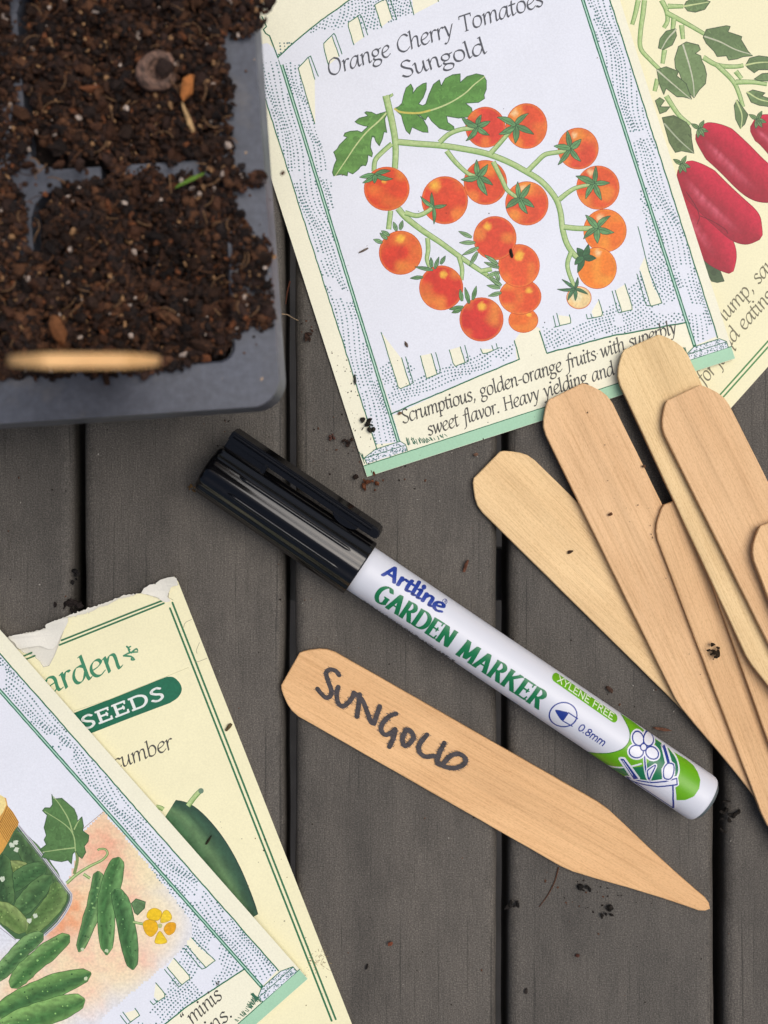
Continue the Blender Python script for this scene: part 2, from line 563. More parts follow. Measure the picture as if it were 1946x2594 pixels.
table = thing('slatted_table', 'dark grey slatted outdoor table top that everything lies on', 'table', (0, 0, -0.018))
GAPS = [(-890, -862), (-355, -326), (185, 212), (720, 748), (1259, 1289), (1812, 1838), (2354, 2382), (2890, 2916)]

def make_slat(x0, x1, wob):
    """a slat with worn, rounded long edges; cross section swept along y"""
    th = 0.018
    r = 0.0027
    X0, X1 = (x0 - GW / 2) * PX, (x1 - GW / 2) * PX
    prof = [(X0, -th)]
    for k in range(7):
        a = math.pi - k * (math.pi / 2) / 6
        prof.append((X0 + r + math.cos(a) * r, -r * 0.8 + math.sin(a) * r * 0.8))
    for k in range(7):
        a = math.pi / 2 - k * (math.pi / 2) / 6
        prof.append((X1 - r + math.cos(a) * r, -r * 0.8 + math.sin(a) * r * 0.8))
    prof.append((X1, -th))
    bm = bmesh.new()
    ny = 60
    rows = []
    rr = random.Random(wob)
    ph = [rr.uniform(0, 6) for _ in range(4)]
    for i in range(ny + 1):
        y = -0.24 + 0.48 * i / ny
        d = 0.00010 * math.sin(y * 90 + ph[0]) + 0.00006 * math.sin(y * 310 + ph[1])
        e = 0.00010 * math.sin(y * 80 + ph[2]) + 0.00006 * math.sin(y * 270 + ph[3])
        rows.append([bm.verts.new((px + (d if px < (X0 + X1) / 2 else e), y, pz)) for px, pz in prof])
    n = len(prof)
    for i in range(ny):
        for j in range(n):
            bm.faces.new((rows[i][j], rows[i][(j + 1) % n], rows[i + 1][(j + 1) % n], rows[i + 1][j]))
    bm.faces.new(rows[0])
    bm.faces.new(rows[-1][::-1])
    o = bm_obj('slat', bm, M_SLAT, table, True)
    return o

for i, (ga, gb) in enumerate(zip(GAPS, GAPS[1:])):
    make_slat(ga[1], gb[0], 40 + i)

def make_rail(y0, y1):
    bm = bmesh.new()
    a, b2 = W(0, y0)[1], W(0, y1)[1]
    r = bmesh.ops.create_cube(bm, size=1)
    for v in r['verts']:
        v.co = ((v.co.x) * 0.44, a + (b2 - a) * (v.co.y + 0.5), -0.040 + v.co.z * 0.02)
    bm_obj('cross_rail', bm, M_RAIL, table)
make_rail(1400, 1545)
make_rail(-250, -110)
make_rail(2900, 3040)

# ------------------------------------------------------------------ seed tray
RIM_H = 0.050
tray_o = (711.0, 1026.0)
ta = math.radians(-3.7)
T1 = (math.cos(ta), -math.sin(-ta))           # along the near edge, to the right
T1 = (0.9978, -0.0660)
T2 = (-0.0700, -0.9975)                        # up along the right edge
def tray(u, v, h):
    return W(tray_o[0] + T1[0] * u + T2[0] * v, tray_o[1] + T1[1] * u + T2[1] * v, h)
def tray_world(u, v, h):
    """tray frame measured at rim height, lowered without changing its plan"""
    x, y, _ = tray(u, v, RIM_H)
    return (x, y, h)

def plastic(name, col, rough=0.42):
    m, nt, b = new_mat(name)
    v = coords(nt)
    f = noise(nt, v, 90, 5)
    c = ramp(nt, f, [(0.3, sc(col, 0.8)), (0.7, sc(col, 1.15))])
    d = noise(nt, v, 700, 3)
    c = mul(nt, c, ramp(nt, d, [(0.35, 0.85), (0.7, 1.2)]))
    mud = noise(nt, coords(nt, (55, 55, 55)), 1.0, 6, 0.72)
    mm = N(nt, 'ShaderNodeMix', data_type='RGBA')
    nt.links.new(ramp(nt, mud, [(0.56, 0.0), (0.72, 0.55)]), mm.inputs[0])
    nt.links.new(c, mm.inputs[6])
    mm.inputs[7].default_value = (*C(104, 98, 92), 1)
    c = mm.outputs[2]
    nt.links.new(c, b.inputs['Base Color'])
    b.inputs['Roughness'].default_value = rough
    nt.links.new(ramp(nt, f, [(0.3, rough - 0.1), (0.7, rough + 0.15)]), b.inputs['Roughness'])
    return m
M_TRAY = plastic('black_tray_plastic', C(74, 78, 88))

tr = thing('seed_tray', 'black plastic seed tray filled with potting soil at upper left', 'seed tray', W(100, 400, 0.0))
CELLS = [(-598, -118), (-1140, -660), (-1682, -1202)]
ROWS = [(128, 585), (640, 1110), (1165, 1640)]
TU0, TV1 = -1800, 1770

def rounded(u0, v0, u1, v1, r, n=7):
    p = []
    for cx, cy, a0 in ((u1 - r, v0 + r, -90), (u1 - r, v1 - r, 0), (u0 + r, v1 - r, 90), (u0 + r, v0 + r, 180)):
        for k in range(n + 1):
            a = math.radians(a0 + 90 * k / n)
            p.append((cx + r * math.cos(a), cy + r * math.sin(a)))
    return p

def make_tray():
    # outer rim: flat flange with a turned-down lip
    bm = bmesh.new()
    n = 12
    outer = rounded(TU0, 0, 0, TV1, 72, n)
    inner = rounded(CELLS[-1][0] - 8, ROWS[0][0] - 6, CELLS[0][1] + 8, ROWS[-1][1] + 6, 40, n)
    out2 = rounded(TU0 - 3, -2, 3, TV1 + 3, 75, n)
    out3 = rounded(TU0 - 8, -3, 9, TV1 + 4, 79, n)
    loops = [(inner, RIM_H - 0.004), (inner, RIM_H - 0.0006), (rounded(CELLS[-1][0] - 14, ROWS[0][0] - 12, CELLS[0][1] + 14, ROWS[-1][1] + 12, 44, n), RIM_H),
             (outer, RIM_H), (out2, RIM_H - 0.0012), (out3, RIM_H - 0.0085), (out2, RIM_H - 0.0088), (outer, RIM_H - 0.0022), (inner, RIM_H - 0.004)]
    vs = [[bm.verts.new(tray_world(u, v, h)) for u, v in lp] for lp, h in loops]
    L = len(outer)
    for a, b2 in zip(vs, vs[1:]):
        for i in range(L):
            bm.faces.new((a[i], a[(i + 1) % L], b2[(i + 1) % L], b2[i]))
    bm_obj('rim', bm, M_TRAY, tr)
    # dividers between the cells with flared crossings
    bm = bmesh.new()
    def bar(poly, h0, h1):
        t = [bm.verts.new(tray_world(u, v, h1)) for u, v in poly]
        b2 = [bm.verts.new(tray_world(u, v, h0)) for u, v in poly]
        bm.faces.new(t)
        m = len(poly)
        for i in range(m):
            bm.faces.new((t[i], b2[i], b2[(i + 1) % m], t[(i + 1) % m]))
    H0, H1 = RIM_H - 0.012, RIM_H - 0.0012
    vbars = [((CELLS[0][0] + CELLS[1][1]) / 2), ((CELLS[1][0] + CELLS[2][1]) / 2)]
    hbars = [((ROWS[0][1] + ROWS[1][0]) / 2), ((ROWS[1][1] + ROWS[2][0]) / 2)]
    for i, ub in enumerate(vbars):
        for v0, v1 in ((ROWS[0][0] - 4, hbars[0] - 92), (hbars[0] + 92, hbars[1] - 92), (hbars[1] + 92, ROWS[2][1] + 4)):
            bar([(ub - 29, v0), (ub + 29, v0), (ub + 27, v1), (ub - 27, v1)], H0, H1)
        for vb in hbars:
            pts = []
            for k, (sx, sy) in enumerate(((1, -1), (1, 1), (-1, 1), (-1, -1))):
                pass
            star = [(29, -93), (40, -60), (62, -40), (94, -27), (94, 27), (62, 40), (40, 60), (29, 93), (-29, 93), (-40, 60), (-62, 40), (-94, 27), (-94, -27), (-62, -40), (-40, -60), (-29, -93)]
            bar([(ub + a, vb + c) for a, c in star], H0, H1 + 0.0002)
    xs = [CELLS[0][1] + 4, vbars[0] + 93, vbars[0] - 93, vbars[1] + 93, vbars[1] - 93, CELLS[2][0] - 4]
    for vb in hbars:
        for a, c in ((xs[1], xs[1] + 120), (xs[1] + 165, xs[0]), (xs[3], xs[2]), (xs[5], xs[4])):
            u0, u1 = min(a, c), max(a, c)
            bar([(u0, vb - 25), (u1, vb - 25), (u1, vb + 25), (u0, vb + 25)], H0, H1)
    bm_obj('cell_divider', bm, M_TRAY, tr)
    # tapered cells
    for (u0, u1) in CELLS:
        for (v0, v1) in ROWS:
            bm = bmesh.new()
            a = rounded(u0, v0, u1, v1, 40, 3)
            cx, cy = (u0 + u1) / 2, (v0 + v1) / 2
            top = [bm.verts.new(tray_world(u, v, RIM_H - 0.004)) for u, v in a]
            bot = [bm.verts.new(tray_world(cx + (u - cx) * 0.72, cy + (v - cy) * 0.72, 0.0015)) for u, v in a]
            m = len(a)
            for i in range(m):
                bm.faces.new((top[i], top[(i + 1) % m], bot[(i + 1) % m], bot[i]))
            bm.faces.new(bot)
            bm_obj('cell', bm, M_TRAY, tr, True)
make_tray()

# ------------------------------------------------------------------ potting soil
def soil_mat():
    m, nt, b = new_mat('potting_soil')
    a = N(nt, 'ShaderNodeAttribute')
    a.attribute_name = 'Col'
    f = noise(nt, coords(nt), 2600, 3, 0.7)
    nt.links.new(mul(nt, a.outputs['Color'], ramp(nt, f, [(0.3, 0.55), (0.7, 1.25)])), b.inputs['Base Color'])
    b.inputs['Roughness'].default_value = 0.9
    b.inputs['Specular IOR Level'].default_value = 0.2
    bump(nt, b, f, 0.6, 0.0003)
    return m
M_SOIL = soil_mat()

ICO_V, ICO_F = [], []
_b2 = bmesh.new()
bmesh.ops.create_icosphere(_b2, subdivisions=1, radius=1)
_b2.verts.ensure_lookup_table()
ICO_V = [v.co.copy() for v in _b2.verts]
ICO_F = [[v.index for v in f.verts] for f in _b2.faces]
_b2.free()

class Bits:
    def __init__(self):
        self.v, self.f, self.c = [], [], []
    def lump(self, p, s, col, rr, flat=1.0, ax=None):
        i = len(self.v)
        rot = Matrix.Rotation(rr.uniform(0, 6.28), 3, 'X') @ Matrix.Rotation(rr.uniform(0, 6.28), 3, 'Y')
        rz = Matrix.Rotation(rr.uniform(0, 6.28), 3, 'Z')
        k = ax or (rr.uniform(0.6, 1.5), rr.uniform(0.5, 1.1), rr.uniform(0.45, 0.9))
        for q in ICO_V:
            q = q * rr.uniform(0.65, 1.25)
            w = Vector((q.x * k[0], q.y * k[1], q.z * k[2])) * s
            if ax is None:
                w = rz @ (rot @ w if flat == 1.0 else w)
            w.z *= flat
            self.v.append((p[0] + w.x, p[1] + w.y, p[2] + w.z))
        self.f += [tuple(i + a for a in fc) for fc in ICO_F]
        self.c += [sc(col, rr.uniform(0.8, 1.2)) for _ in range(len(ICO_F))]
    def fibre(self, pts, r, col):
        rings = []
        for i, p in enumerate(pts):
            a, b2 = Vector(pts[max(0, i - 1)]), Vector(pts[min(len(pts) - 1, i + 1)])
            d = (b2 - a).normalized()
            n = d.cross(Vector((0.3, 0.2, 1))).normalized()
            m2 = d.cross(n)
            k0 = len(self.v)
            rad = r * (1 - 0.5 * i / len(pts))
            for j in range(4):
                an = j * math.pi / 2
                w = Vector(p) + (n * math.cos(an) + m2 * math.sin(an)) * rad
                self.v.append(tuple(w))
            rings.append(k0)
        for a, b2 in zip(rings, rings[1:]):
            for j in range(4):
                self.f.append((a + j, a + (j + 1) % 4, b2 + (j + 1) % 4, b2 + j))
                self.c.append(col)
    def build(self, name, mat, parent=None):
        me = bpy.data.meshes.new(name)
        me.from_pydata(self.v, [], self.f)
        at = me.color_attributes.new('Col', 'FLOAT_COLOR', 'CORNER')
        fl = []
        for fc, c in zip(self.f, self.c):
            fl += [c[0], c[1], c[2], 1.0] * len(fc)
        at.data.foreach_set('color', fl)
        return link_mesh(name, me, mat, parent)

def vnoise(x, y, seed=0):
    def h(i, j):
        n = (i * 374761393 + j * 668265263 + seed * 982451653) & 0xffffffff
        n = ((n ^ (n >> 13)) * 1274126177) & 0xffffffff
        return ((n ^ (n >> 16)) & 0xffff) / 65535.0
    i, j = math.floor(x), math.floor(y)
    fx, fy = x - i, y - j
    fx, fy = fx * fx * (3 - 2 * fx), fy * fy * (3 - 2 * fy)
    return (h(i, j) * (1 - fx) + h(i + 1, j) * fx) * (1 - fy) + (h(i, j + 1) * (1 - fx) + h(i + 1, j + 1) * fx) * fy

BARE = [  # divider stretches the soil leaves bare (grid points)
    [(60, 395), (100, 318), (112, 368), (160, 395), (278, 395), (284, 450), (168, 462), (125, 500), (114, 560), (118, 640), (72, 654), (64, 580), (58, 510), (22, 455)],
    [(18, -20), (72, -20), (76, 88), (28, 94)],
    [(34, 210), (88, 240), (86, 300), (44, 296)],
    [(396, 405), (500, 398), (505, 440), (400, 445)],
]
SOIL_EDGE = [(-200, 985), (30, 955), (200, 952), (380, 945), (470, 925), (560, 895), (600, 850), (632, 828), (686, 836), (692, 740), (668, 690), (694, 650), (690, 620), (640, 590),
             (618, 555), (600, 520), (596, 470), (664, 470), (676, 448), (600, 440), (580, 330), (585, 235), (566, 130), (562, 92), (640, 96), (668, 50), (686, 10), (690, -260), (-200, -260)]

def make_soil():
    rr = random.Random(5)
    B = Bits()
    def height(px, py):
        if px > 592 - 0.07 * (500 - py) * (1 if py < 500 else -0.4) or py > 908:
            return RIM_H + 0.0006 + vnoise(px / 50, py / 50, 2) * 0.0016
        n = vnoise(px / 120, py / 120, 1) * 0.0042 + vnoise(px / 42, py / 42, 2) * 0.0030
        return RIM_H - 0.0030 + n
    browns = [C(52, 38, 31), C(42, 32, 28), C(64, 44, 33), C(76, 50, 36), C(36, 29, 27), C(58, 42, 36), C(92, 62, 43)]
    # bed under the crumbs
    g = 26
    i0 = len(B.v)
    nx, ny = 34, 44
    for j in range(ny + 1):
        for i in range(nx + 1):
            px, py = -200 + i * g, -200 + j * g
            B.v.append(W(px, py, RIM_H - 0.0052 - rr.uniform(0, 0.0015)))
    for j in range(ny):
        for i in range(nx):
            c = (-200 + (i + .5) * g, -200 + (j + .5) * g)
            if c[0] > 575 - max(0, 0.07 * (500 - c[1])) or c[1] > 905:
                continue
            a = i0 + j * (nx + 1) + i
            B.f.append((a, a + 1, a + nx + 2, a + nx + 1))
            B.c.append(C(30, 23, 20))
    n = 0
    while n < 26000:
        px, py = rr.uniform(-190, 700), rr.uniform(-190, 990)
        jit = (px + rr.gauss(0, 5), py + rr.gauss(0, 5))
        if not inside(jit, SOIL_EDGE):
            continue
        bare = any(inside(jit, b2) for b2 in BARE)
        if bare and rr.random() > 0.03:
            continue
        n += 1
        s = min(0.0017, 0.00026 + rr.expovariate(1 / 0.00030))
        q = rr.random()
        dark = vnoise(px / 60, py / 60, 7)
        col = rr.choice(browns)
        col = sc(col, 0.42 + 0.66 * dark)
        if q < 0.013:
            col = C(176, 160, 148); s = min(s, 0.0008)
        elif q < 0.03:
            col = C(108, 66, 42)
        elif q < 0.055:
            col = C(150, 116, 82); s = min(s, 0.0007)
        h = height(px, py) + rr.uniform(-0.0014, 0.0008) + (0.0 if not bare else 0.002)
        B.lump(W(px, py, h), s, col, rr)
    for k in range(330):
        px, py = rr.uniform(-150, 680), rr.uniform(-150, 960)
        if not inside((px, py), SOIL_EDGE):
            continue
        a = rr.uniform(0, 6.28)
        L = rr.uniform(10, 50)
        bend = rr.uniform(-1, 1)
        h = height(px, py) + 0.0014
        pts = [W(px + math.cos(a + bend * t) * L * t, py + math.sin(a + bend * t) * L * t, h + 0.0006 * math.sin(t * 3)) for t in (0, .25, .5, .75, 1)]
        B.fibre(pts, 0.00010 + rr.random() * 0.00008, rr.choice([C(90, 62, 44), C(120, 92, 66), C(60, 44, 36)]))
    o = B.build('potting_soil', M_SOIL)
    tag(o, 'dark brown crumbly potting soil with white perlite filling the seed tray', 'soil', kind='stuff')
make_soil()

# crumbs scattered on the bare rim
def chip(name, label, cat, px, py, h, s, col, ax, rotz, seed, lumps=1, spread=0):
    rr = random.Random(seed)
    B = Bits()
    c = W(px, py, h)
    root_loc = Vector(c)
    for i in range(lumps):
        p = Vector((rr.gauss(0, spread), rr.gauss(0, spread) * 0.7, 0))
        p = Matrix.Rotation(rotz, 3, 'Z') @ p
        B.lump((c[0] + p.x, c[1] + p.y, c[2] + (rr.uniform(0, s * .5) if i else 0)), s * (1 if i == 0 else rr.uniform(.4, .9)), sc(col, rr.uniform(.7, 1.3)), rr, flat=0.99 if lumps == 1 else 1.0, ax=ax if lumps == 1 else None)
    o = B.build(name, M_SOIL)
    o.data.transform(Matrix.Translation(-root_loc))
    if lumps == 1:
        o.data.transform(Matrix.Rotation(rotz, 4, 'Z'))
    o.location = root_loc
    tag(o, label, cat)
    return o

def husk():
    """a broken, hollow husk: a cup with a ragged rim and a dark inside"""
    m, nt, b = new_mat('husk_skin')
    f = noise(nt, coords(nt, (900, 300, 900)), 1.0, 4)
    nt.links.new(ramp(nt, f, [(0.36, C(46, 33, 28)), (0.66, C(132, 102, 86))]), b.inputs['Base Color'])
    b.inputs['Roughness'].default_value = 0.8
    bump(nt, b, f, 0.6, 0.0004)
    rr = random.Random(8)
    bm = bmesh.new()
    rows = []
    n = 22
    for i, (r, z) in enumerate(((.25, -.7), (.8, -.45), (1.0, 0), (.95, .35), (.72, .62), (.60, .66), (.52, .45), (.36, .1), (.12, -.05))):
        rows.append([bm.verts.new((math.cos(k * 6.2832 / n) * r * (1 + rr.uniform(-.06, .06)) * .0053, math.sin(k * 6.2832 / n) * r * (1 + rr.uniform(-.06, .06)) * .0045,
                                   (z + (rr.uniform(-.14, .14) if 3 <= i <= 5 else 0)) * .0028)) for k in range(n)])
    for a, c in zip(rows, rows[1:]):
        for k in range(n):
            bm.faces.new((a[k], a[(k + 1) % n], c[(k + 1) % n], c[k]))
    bm.faces.new(rows[-1])
    o = bm_obj('husk', bm, m, None, True)
    o.location = W(400, 180, 0.0522)
    o.scale = (.80, .80, .7)
    o.rotation_euler = (0.25, 0.2, 0.5)
    tag(o, 'hollow pinkish brown husk lying on the tray soil', 'husk')
husk()

# ------------------------------------------------------------------ seed packets
CREAM = C(240, 238, 213)
CREAM2 = C(239, 234, 194)
WHITE = C(226, 230, 239)
GREEN = C(28, 108, 76)
DGREEN = C(24, 110, 74)
BAND = C(164, 208, 176)
DOT = C(84, 120, 122)
INK = C(72, 72, 68)

class Frame:
    """packet frame: origin at the bottom-left corner, u along the bottom edge, v up the packet"""
    def __init__(self, o, u, v):
        self.o, self.u, self.v = o, u, v
    def __call__(self, a, b):
        return (self.o[0] + self.u[0] * a + self.v[0] * b, self.o[1] + self.u[1] * a + self.v[1] * b)
    def inv(self, p):
        dx, dy = p[0] - self.o[0], p[1] - self.o[1]
        return (dx * self.u[0] + dy * self.u[1], dx * self.v[0] + dy * self.v[1])
    def pts(self, s):
        return [self(*[float(q) for q in a.split(',')]) for a in s.split()]

def frame(o, br):
    dx, dy = br[0] - o[0], br[1] - o[1]
    L = math.hypot(dx, dy)
    u = (dx / L, dy / L)
    return Frame(o, u, (u[1], -u[0])), L

def sheet(fr, step, f, g):
    """gently bent paper: height is linear between the fold lines it is cut along"""
    def pl(fn, x):
        k = math.floor(x / step)
        t = x / step - k
        return fn(k * step) * (1 - t) + fn((k + 1) * step) * t
    def hf(px, py):
        a, b = fr.inv((px, py))
        return pl(f, a) + pl(g, b)
    return hf

def placer(hf):
    def place(px, py, dz):
        return W(px, py, hf(px, py) + dz)
    return place

def grid_slices(fr, L, H, step):
    out = []
    k = step
    while k < L:
        p = fr(k, 0)
        out.append(((p[0], p[1], 0), (fr.u[0], fr.u[1], 0)))
        k += step
    k = step
    while k < H:
        p = fr(0, k)
        out.append(((p[0], p[1], 0), (fr.v[0], fr.v[1], 0)))
        k += step
    return out

def envelope(parent, outline, hf, th, col, slices, name='envelope'):
    """folded paper pocket: printed top face plus a pale cut edge down to the back"""
    a = Art(-Art.STEP)
    a.poly(outline, col)
    top = a
    n = len(outline)
    i = len(top.v)
    edge = C(226, 224, 206)
    rings = [0.0, -th * 0.45, -th * 0.5, -th]
    ins = [0.0, 1.2, 1.2, 0.0]
    cx = sum(p[0] for p in outline) / n
    cy = sum(p[1] for p in outline) / n
    k0 = len(top.v)
    for rz_, inn in zip(rings, ins):
        for p in outline:
            d = math.hypot(p[0] - cx, p[1] - cy) or 1
            top.v.append((p[0] - (p[0] - cx) / d * inn, p[1] - (p[1] - cy) / d * inn, rz_))
    for r in range(3):
        for j in range(n):
            q = [k0 + r * n + j, k0 + r * n + (j + 1) % n, k0 + (r + 1) * n + (j + 1) % n, k0 + (r + 1) * n + j]
            top.f.append(tuple(q))
            top.c += [edge if r != 1 else sc(edge, 0.5)] * 4
    return top.build(name, M_PRINT, parent, placer(hf), slices)

# --- shared trellis border --------------------------------------------------
FS, LS = frame((930, 1208), (1863, 908))      # tomato packet
SL_LEFT = [  # slots of the left-hand lower rail: cream quad, then post lines (tomato packet, crop grid)
    ("285,205 435,685 527,648 455,425 335,270", ["285,205 435,685 555,632 490,412", "455,420 528,648"]),
    ("615,402 665,595 755,555 705,382", ["615,402 665,595 790,542 742,375", "705,382 755,555"]),
    ("860,352 900,495 990,455 950,325", ["858,352 900,495 1022,447 988,315", "950,325 990,455"]),
    ("1125,345 1143,390 1232,355 1215,345", ["1122,345 1143,392 1280,335", "1217,318 1228,355", "1252,300 1262,338"]),
]
QA = Q(880, 780, 500 / 1659)
SL_RIGHT = [
    ("790,420 840,600 910,745 832,765 770,540 752,500", ["742,205 820,520 912,745 835,765", "755,520 832,765", "735,540 800,762 835,765"]),
    ("585,655 650,612 708,790 628,808", ["650,608 708,790 603,815 560,660", "582,655 628,808"]),
    ("415,805 465,722 498,835 430,850", ["465,720 498,835 383,858 378,825", "410,822 418,850"]),
    ("180,830 262,840 275,885 195,905", ["258,828 275,885 150,915", "170,818 192,905", "145,835 163,912"]),
]
QB = Q(1350, 500, 596 / 1659)

def uv_of(fr, pts, off=0.0):
    return [(fr.inv(p)[0] - off, fr.inv(p)[1]) for p in pts]

SL_L = [(uv_of(FS, QA(c)), [uv_of(FS, QA(l)) for l in ls]) for c, ls in SL_LEFT]
SL_R = [(uv_of(FS, QB(c), LS), [uv_of(FS, QB(l), LS) for l in ls]) for c, ls in SL_RIGHT]

def rough(pts, step=7, amp=0.7):
    return [(p[0] + R.uniform(-amp, amp), p[1] + R.uniform(-amp, amp)) for p in resample(pts, step)] + [pts[-1]]

def track(fr, u0, v0, u1, v1, wav, ph, holes, keep, gap=8.4):
    """one row of grain dots from (u0,v0) to (u1,v1), wandering sideways"""
    L = math.hypot(u1 - u0, v1 - v0)
    du, dv = (u1 - u0) / L, (v1 - v0) / L
    s = R.uniform(0, gap)
    out = []
    while s < L:
        w = wav(s, ph)
        p = fr(u0 + du * s - dv * w, v0 + dv * s + du * w)
        s += gap * R.uniform(0.85, 1.15)
        if not inside(p, keep) or any(inside(p, h) for h in holes):
            continue
        if vnoise(p[0] / 34, p[1] / 34, 9) < 0.16:
            continue
        out.append(p)
    return out

def post_dots(fr, ua, ub, v0, v1, seed, n, holes=()):
    keep = [fr(ua + 3, v0), fr(ub - 3, v0), fr(ub - 3, v1), fr(ua + 3, v1)]
    pts = []
    # long ovals and lazy waves, like sawn timber
    for k in range(-2, n + 2):
        c = ua + (k + 0.5) * (ub - ua) / n
        wav = lambda s, ph: 12 * math.sin(s / 95 + seed) + 5.5 * math.sin(s / 37 + ph * 0.35 + seed) + 3.2 * math.sin(s / 170 + ph)
        pts += track(fr, c, v0, c, v1, wav, k, holes, keep)
    return pts

def trellis(fr, L, top, left=True, bot=True):
    """printed fence frame: posts with grain dots, double lines, base blocks, lower rails"""
    a = Art(10e-6)
    u_in, u_out = 111, 45
    r_in, r_out = (L - 90, L - 26) if left else (L - 103, L - 42)
    white = []
    # white ground of the frame
    def wob(u, v0, v1, amp=2.5, step=60, s=0):
        n = int(abs(v1 - v0) / step) + 2
        return [fr(u + amp * math.sin(k * 1.7 + s), v0 + (v1 - v0) * k / (n - 1)) for k in range(n)]
    # band at the foot
    a.poly([fr(0.5, 0.5), fr(L - .5, .5), fr(L - .5, 31), fr(0.5, 28)], BAND, 0.06)
    # centre panel
    ctr = [fr(u_in, 128), fr(300, 152), fr(452, 166), fr(462, 215), fr(505, 246), fr(532, 225), fr(529, 160), fr(700, 150), fr(r_in, 124), fr(r_in, top), fr(u_in, top)]
    a.poly(ctr, WHITE)
    if left:
        a.poly([fr(u_out, 72), fr(u_in - 2, 58), fr(u_in, 300), fr(u_in + 2, top), fr(u_out + 2, top)], WHITE)
    a.poly([fr(r_in, 62), fr(r_out, 68), fr(r_out + 1, top), fr(r_in, top)], WHITE)
    d = 12 if not left else 0
    slots = []
    SL = ([(c, ls) for c, ls in SL_L] if left else []) + [([(u + L - d, v) for u, v in c], [[(u + L - d, v) for u, v in l] for l in ls]) for c, ls in SL_R]
    for c, ls in SL:
        q = [fr(*p) for p in c]
        a.poly(q, CREAM)
        slots.append(q)
    # grain dots
    pts = []
    if left:
        pts += post_dots(fr, u_out, u_in - 3, 66, top, 1.0, 7)
        keepL = [fr(114, 150), fr(440, 176), fr(452, 178), fr(455, 205), fr(330, 212), fr(215, 200), fr(170, 300), fr(150, 380), fr(128, 470), fr(114, 520)]
        for k in range(-3, 16):
            wv = lambda s, ph: 10 * math.sin(s / 62 + .6) + 6 * math.sin(s / 27 + ph * .3)
            pts += track(fr, 112, 128 + k * 8.2, 460, 152 + k * 8.2, wv, k, slots, keepL)
        for k in range(5):
            wv = lambda s, ph: 5 * math.sin(s / 48) + 4 * math.sin(s / 23 + ph)
            pts += track(fr, 120 + k * 8, 600, 120 + k * 8, 1140, wv, k, [], [fr(115, 610), fr(128, 680), fr(146, 760), fr(152, 980), fr(190, 1080), fr(115, 1130)])
    pts += post_dots(fr, r_in + 4, r_out, 70, top, 2.4, 7)
    keepR = [fr(532, 168), fr(r_in - 3, 132), fr(r_in - 3, 560), fr(r_in - 30, 330), fr(r_in - 62, 285), fr(r_in - 120, 245), fr(r_in - 190, 215), fr(r_in - 300, 200), fr(r_in - 350, 225)]
    for k in range(-6, 40):
        wv = lambda s, ph: 12 * math.sin(s / 70 + 1.2) + 5 * math.sin(s / 31 + ph * .3)
        pts += track(fr, 520, 70 + k * 8.2, r_in + 20, 150 + k * 8.6, wv, k, slots, keepR)
    a.dots(pts, 2.35, DOT)
    # slot outlines
    for c, ls in SL:
        for l in ls:
            a.line(rough([fr(*p) for p in l], 12, .5), 2.4, GREEN)
    # post lines
    def ln(u0, v0, u1, v1, w, col, am=.7):
        a.line(rough([fr(u0, v0), fr(u1, v1)], 14, am), w, col)
    if left:
        ln(u_out, 60, u_out + 3, top, 3.0, GREEN)
        ln(u_in - 8, 50, u_in + 3, top, 9.5, GREEN, .3)
        ln(u_in - 8, 60, u_in + 3, top, 3.2, C(190, 224, 206), .3)
        ln(u_in - 6, 133, 300, 152, 3.6, GREEN)
        ln(300, 152, 459, 166, 3.6, GREEN)
        ln(459, 166, 461, 214, 3.0, GREEN)
    ln(r_in + 2, 58, r_in, top, 9.5, GREEN, .3)
    ln(r_in + 2, 66, r_in, top, 3.2, C(176, 216, 198), .3)
    ln(r_out, 64, r_out + 2, top, 3.4, GREEN)
    ln(530, 160, 529, 218, 3.2, GREEN)
    ln(530, 159, 700, 150, 3.8, GREEN)
    ln(700, 150, r_in, 125, 3.8, GREEN)
    ln(0.5, 29, L, 32, 2.4, GREEN, .3)
    # base blocks and tufts of grass
    for (b0, b1, p0, p1) in ([(10, 118, u_out, u_in - 6)] if left else []) + [(r_in - 22, L - 8, r_in + 2, r_out)]:
        blk = [fr(b0, 32), fr(b1, 32), fr(b1, 48), fr(p1 + 3, 60), fr(p0 - 3, 60), fr(b0 - 2, 48)]
        a.poly(blk, WHITE)
        dd = []
        for k in range(120):
            p = fr(R.uniform(b0, b1), R.uniform(32, 60))
            if inside(p, blk):
                dd.append(p)
        a.dots(dd, 1.7, DOT)
        a.line([fr(b0, 32), fr(b0 - 2, 48), fr(p0 - 3, 60), fr(p1 + 3, 60), fr(b1, 48), fr(b1, 32)], 2.2, GREEN)
        a.line([fr(b0 - 2, 47), fr(b1, 47)], 2.0, GREEN)
        tuft = [(b0 - 2 - R.uniform(0, 10), R.uniform(34, 50), R.uniform(12, 26)) for _ in range(9)]
        far = 110 if b0 < 200 else -80
        for k in range(34):
            t = (R.random() ** 1.4)
            tuft.append(((b1 if far > 0 else b0) + t * far, 34 + R.uniform(0, 4) + (1 - t) ** 3 * 12, (1 - t) ** 2 * 10 + R.uniform(5, 10)))
        for (u, v, h) in tuft:
            if 2 < u < L - 2:
                a.line([fr(u, v), fr(u + R.uniform(-4, 4) - 2, v + h)], 1.8, C(48, 104, 80))
    return a

# --- botanical helpers -------------------------------------------------------
LEAF = C(98, 150, 72)
LEAFD = C(60, 96, 62)
STEM = C(166, 198, 120)

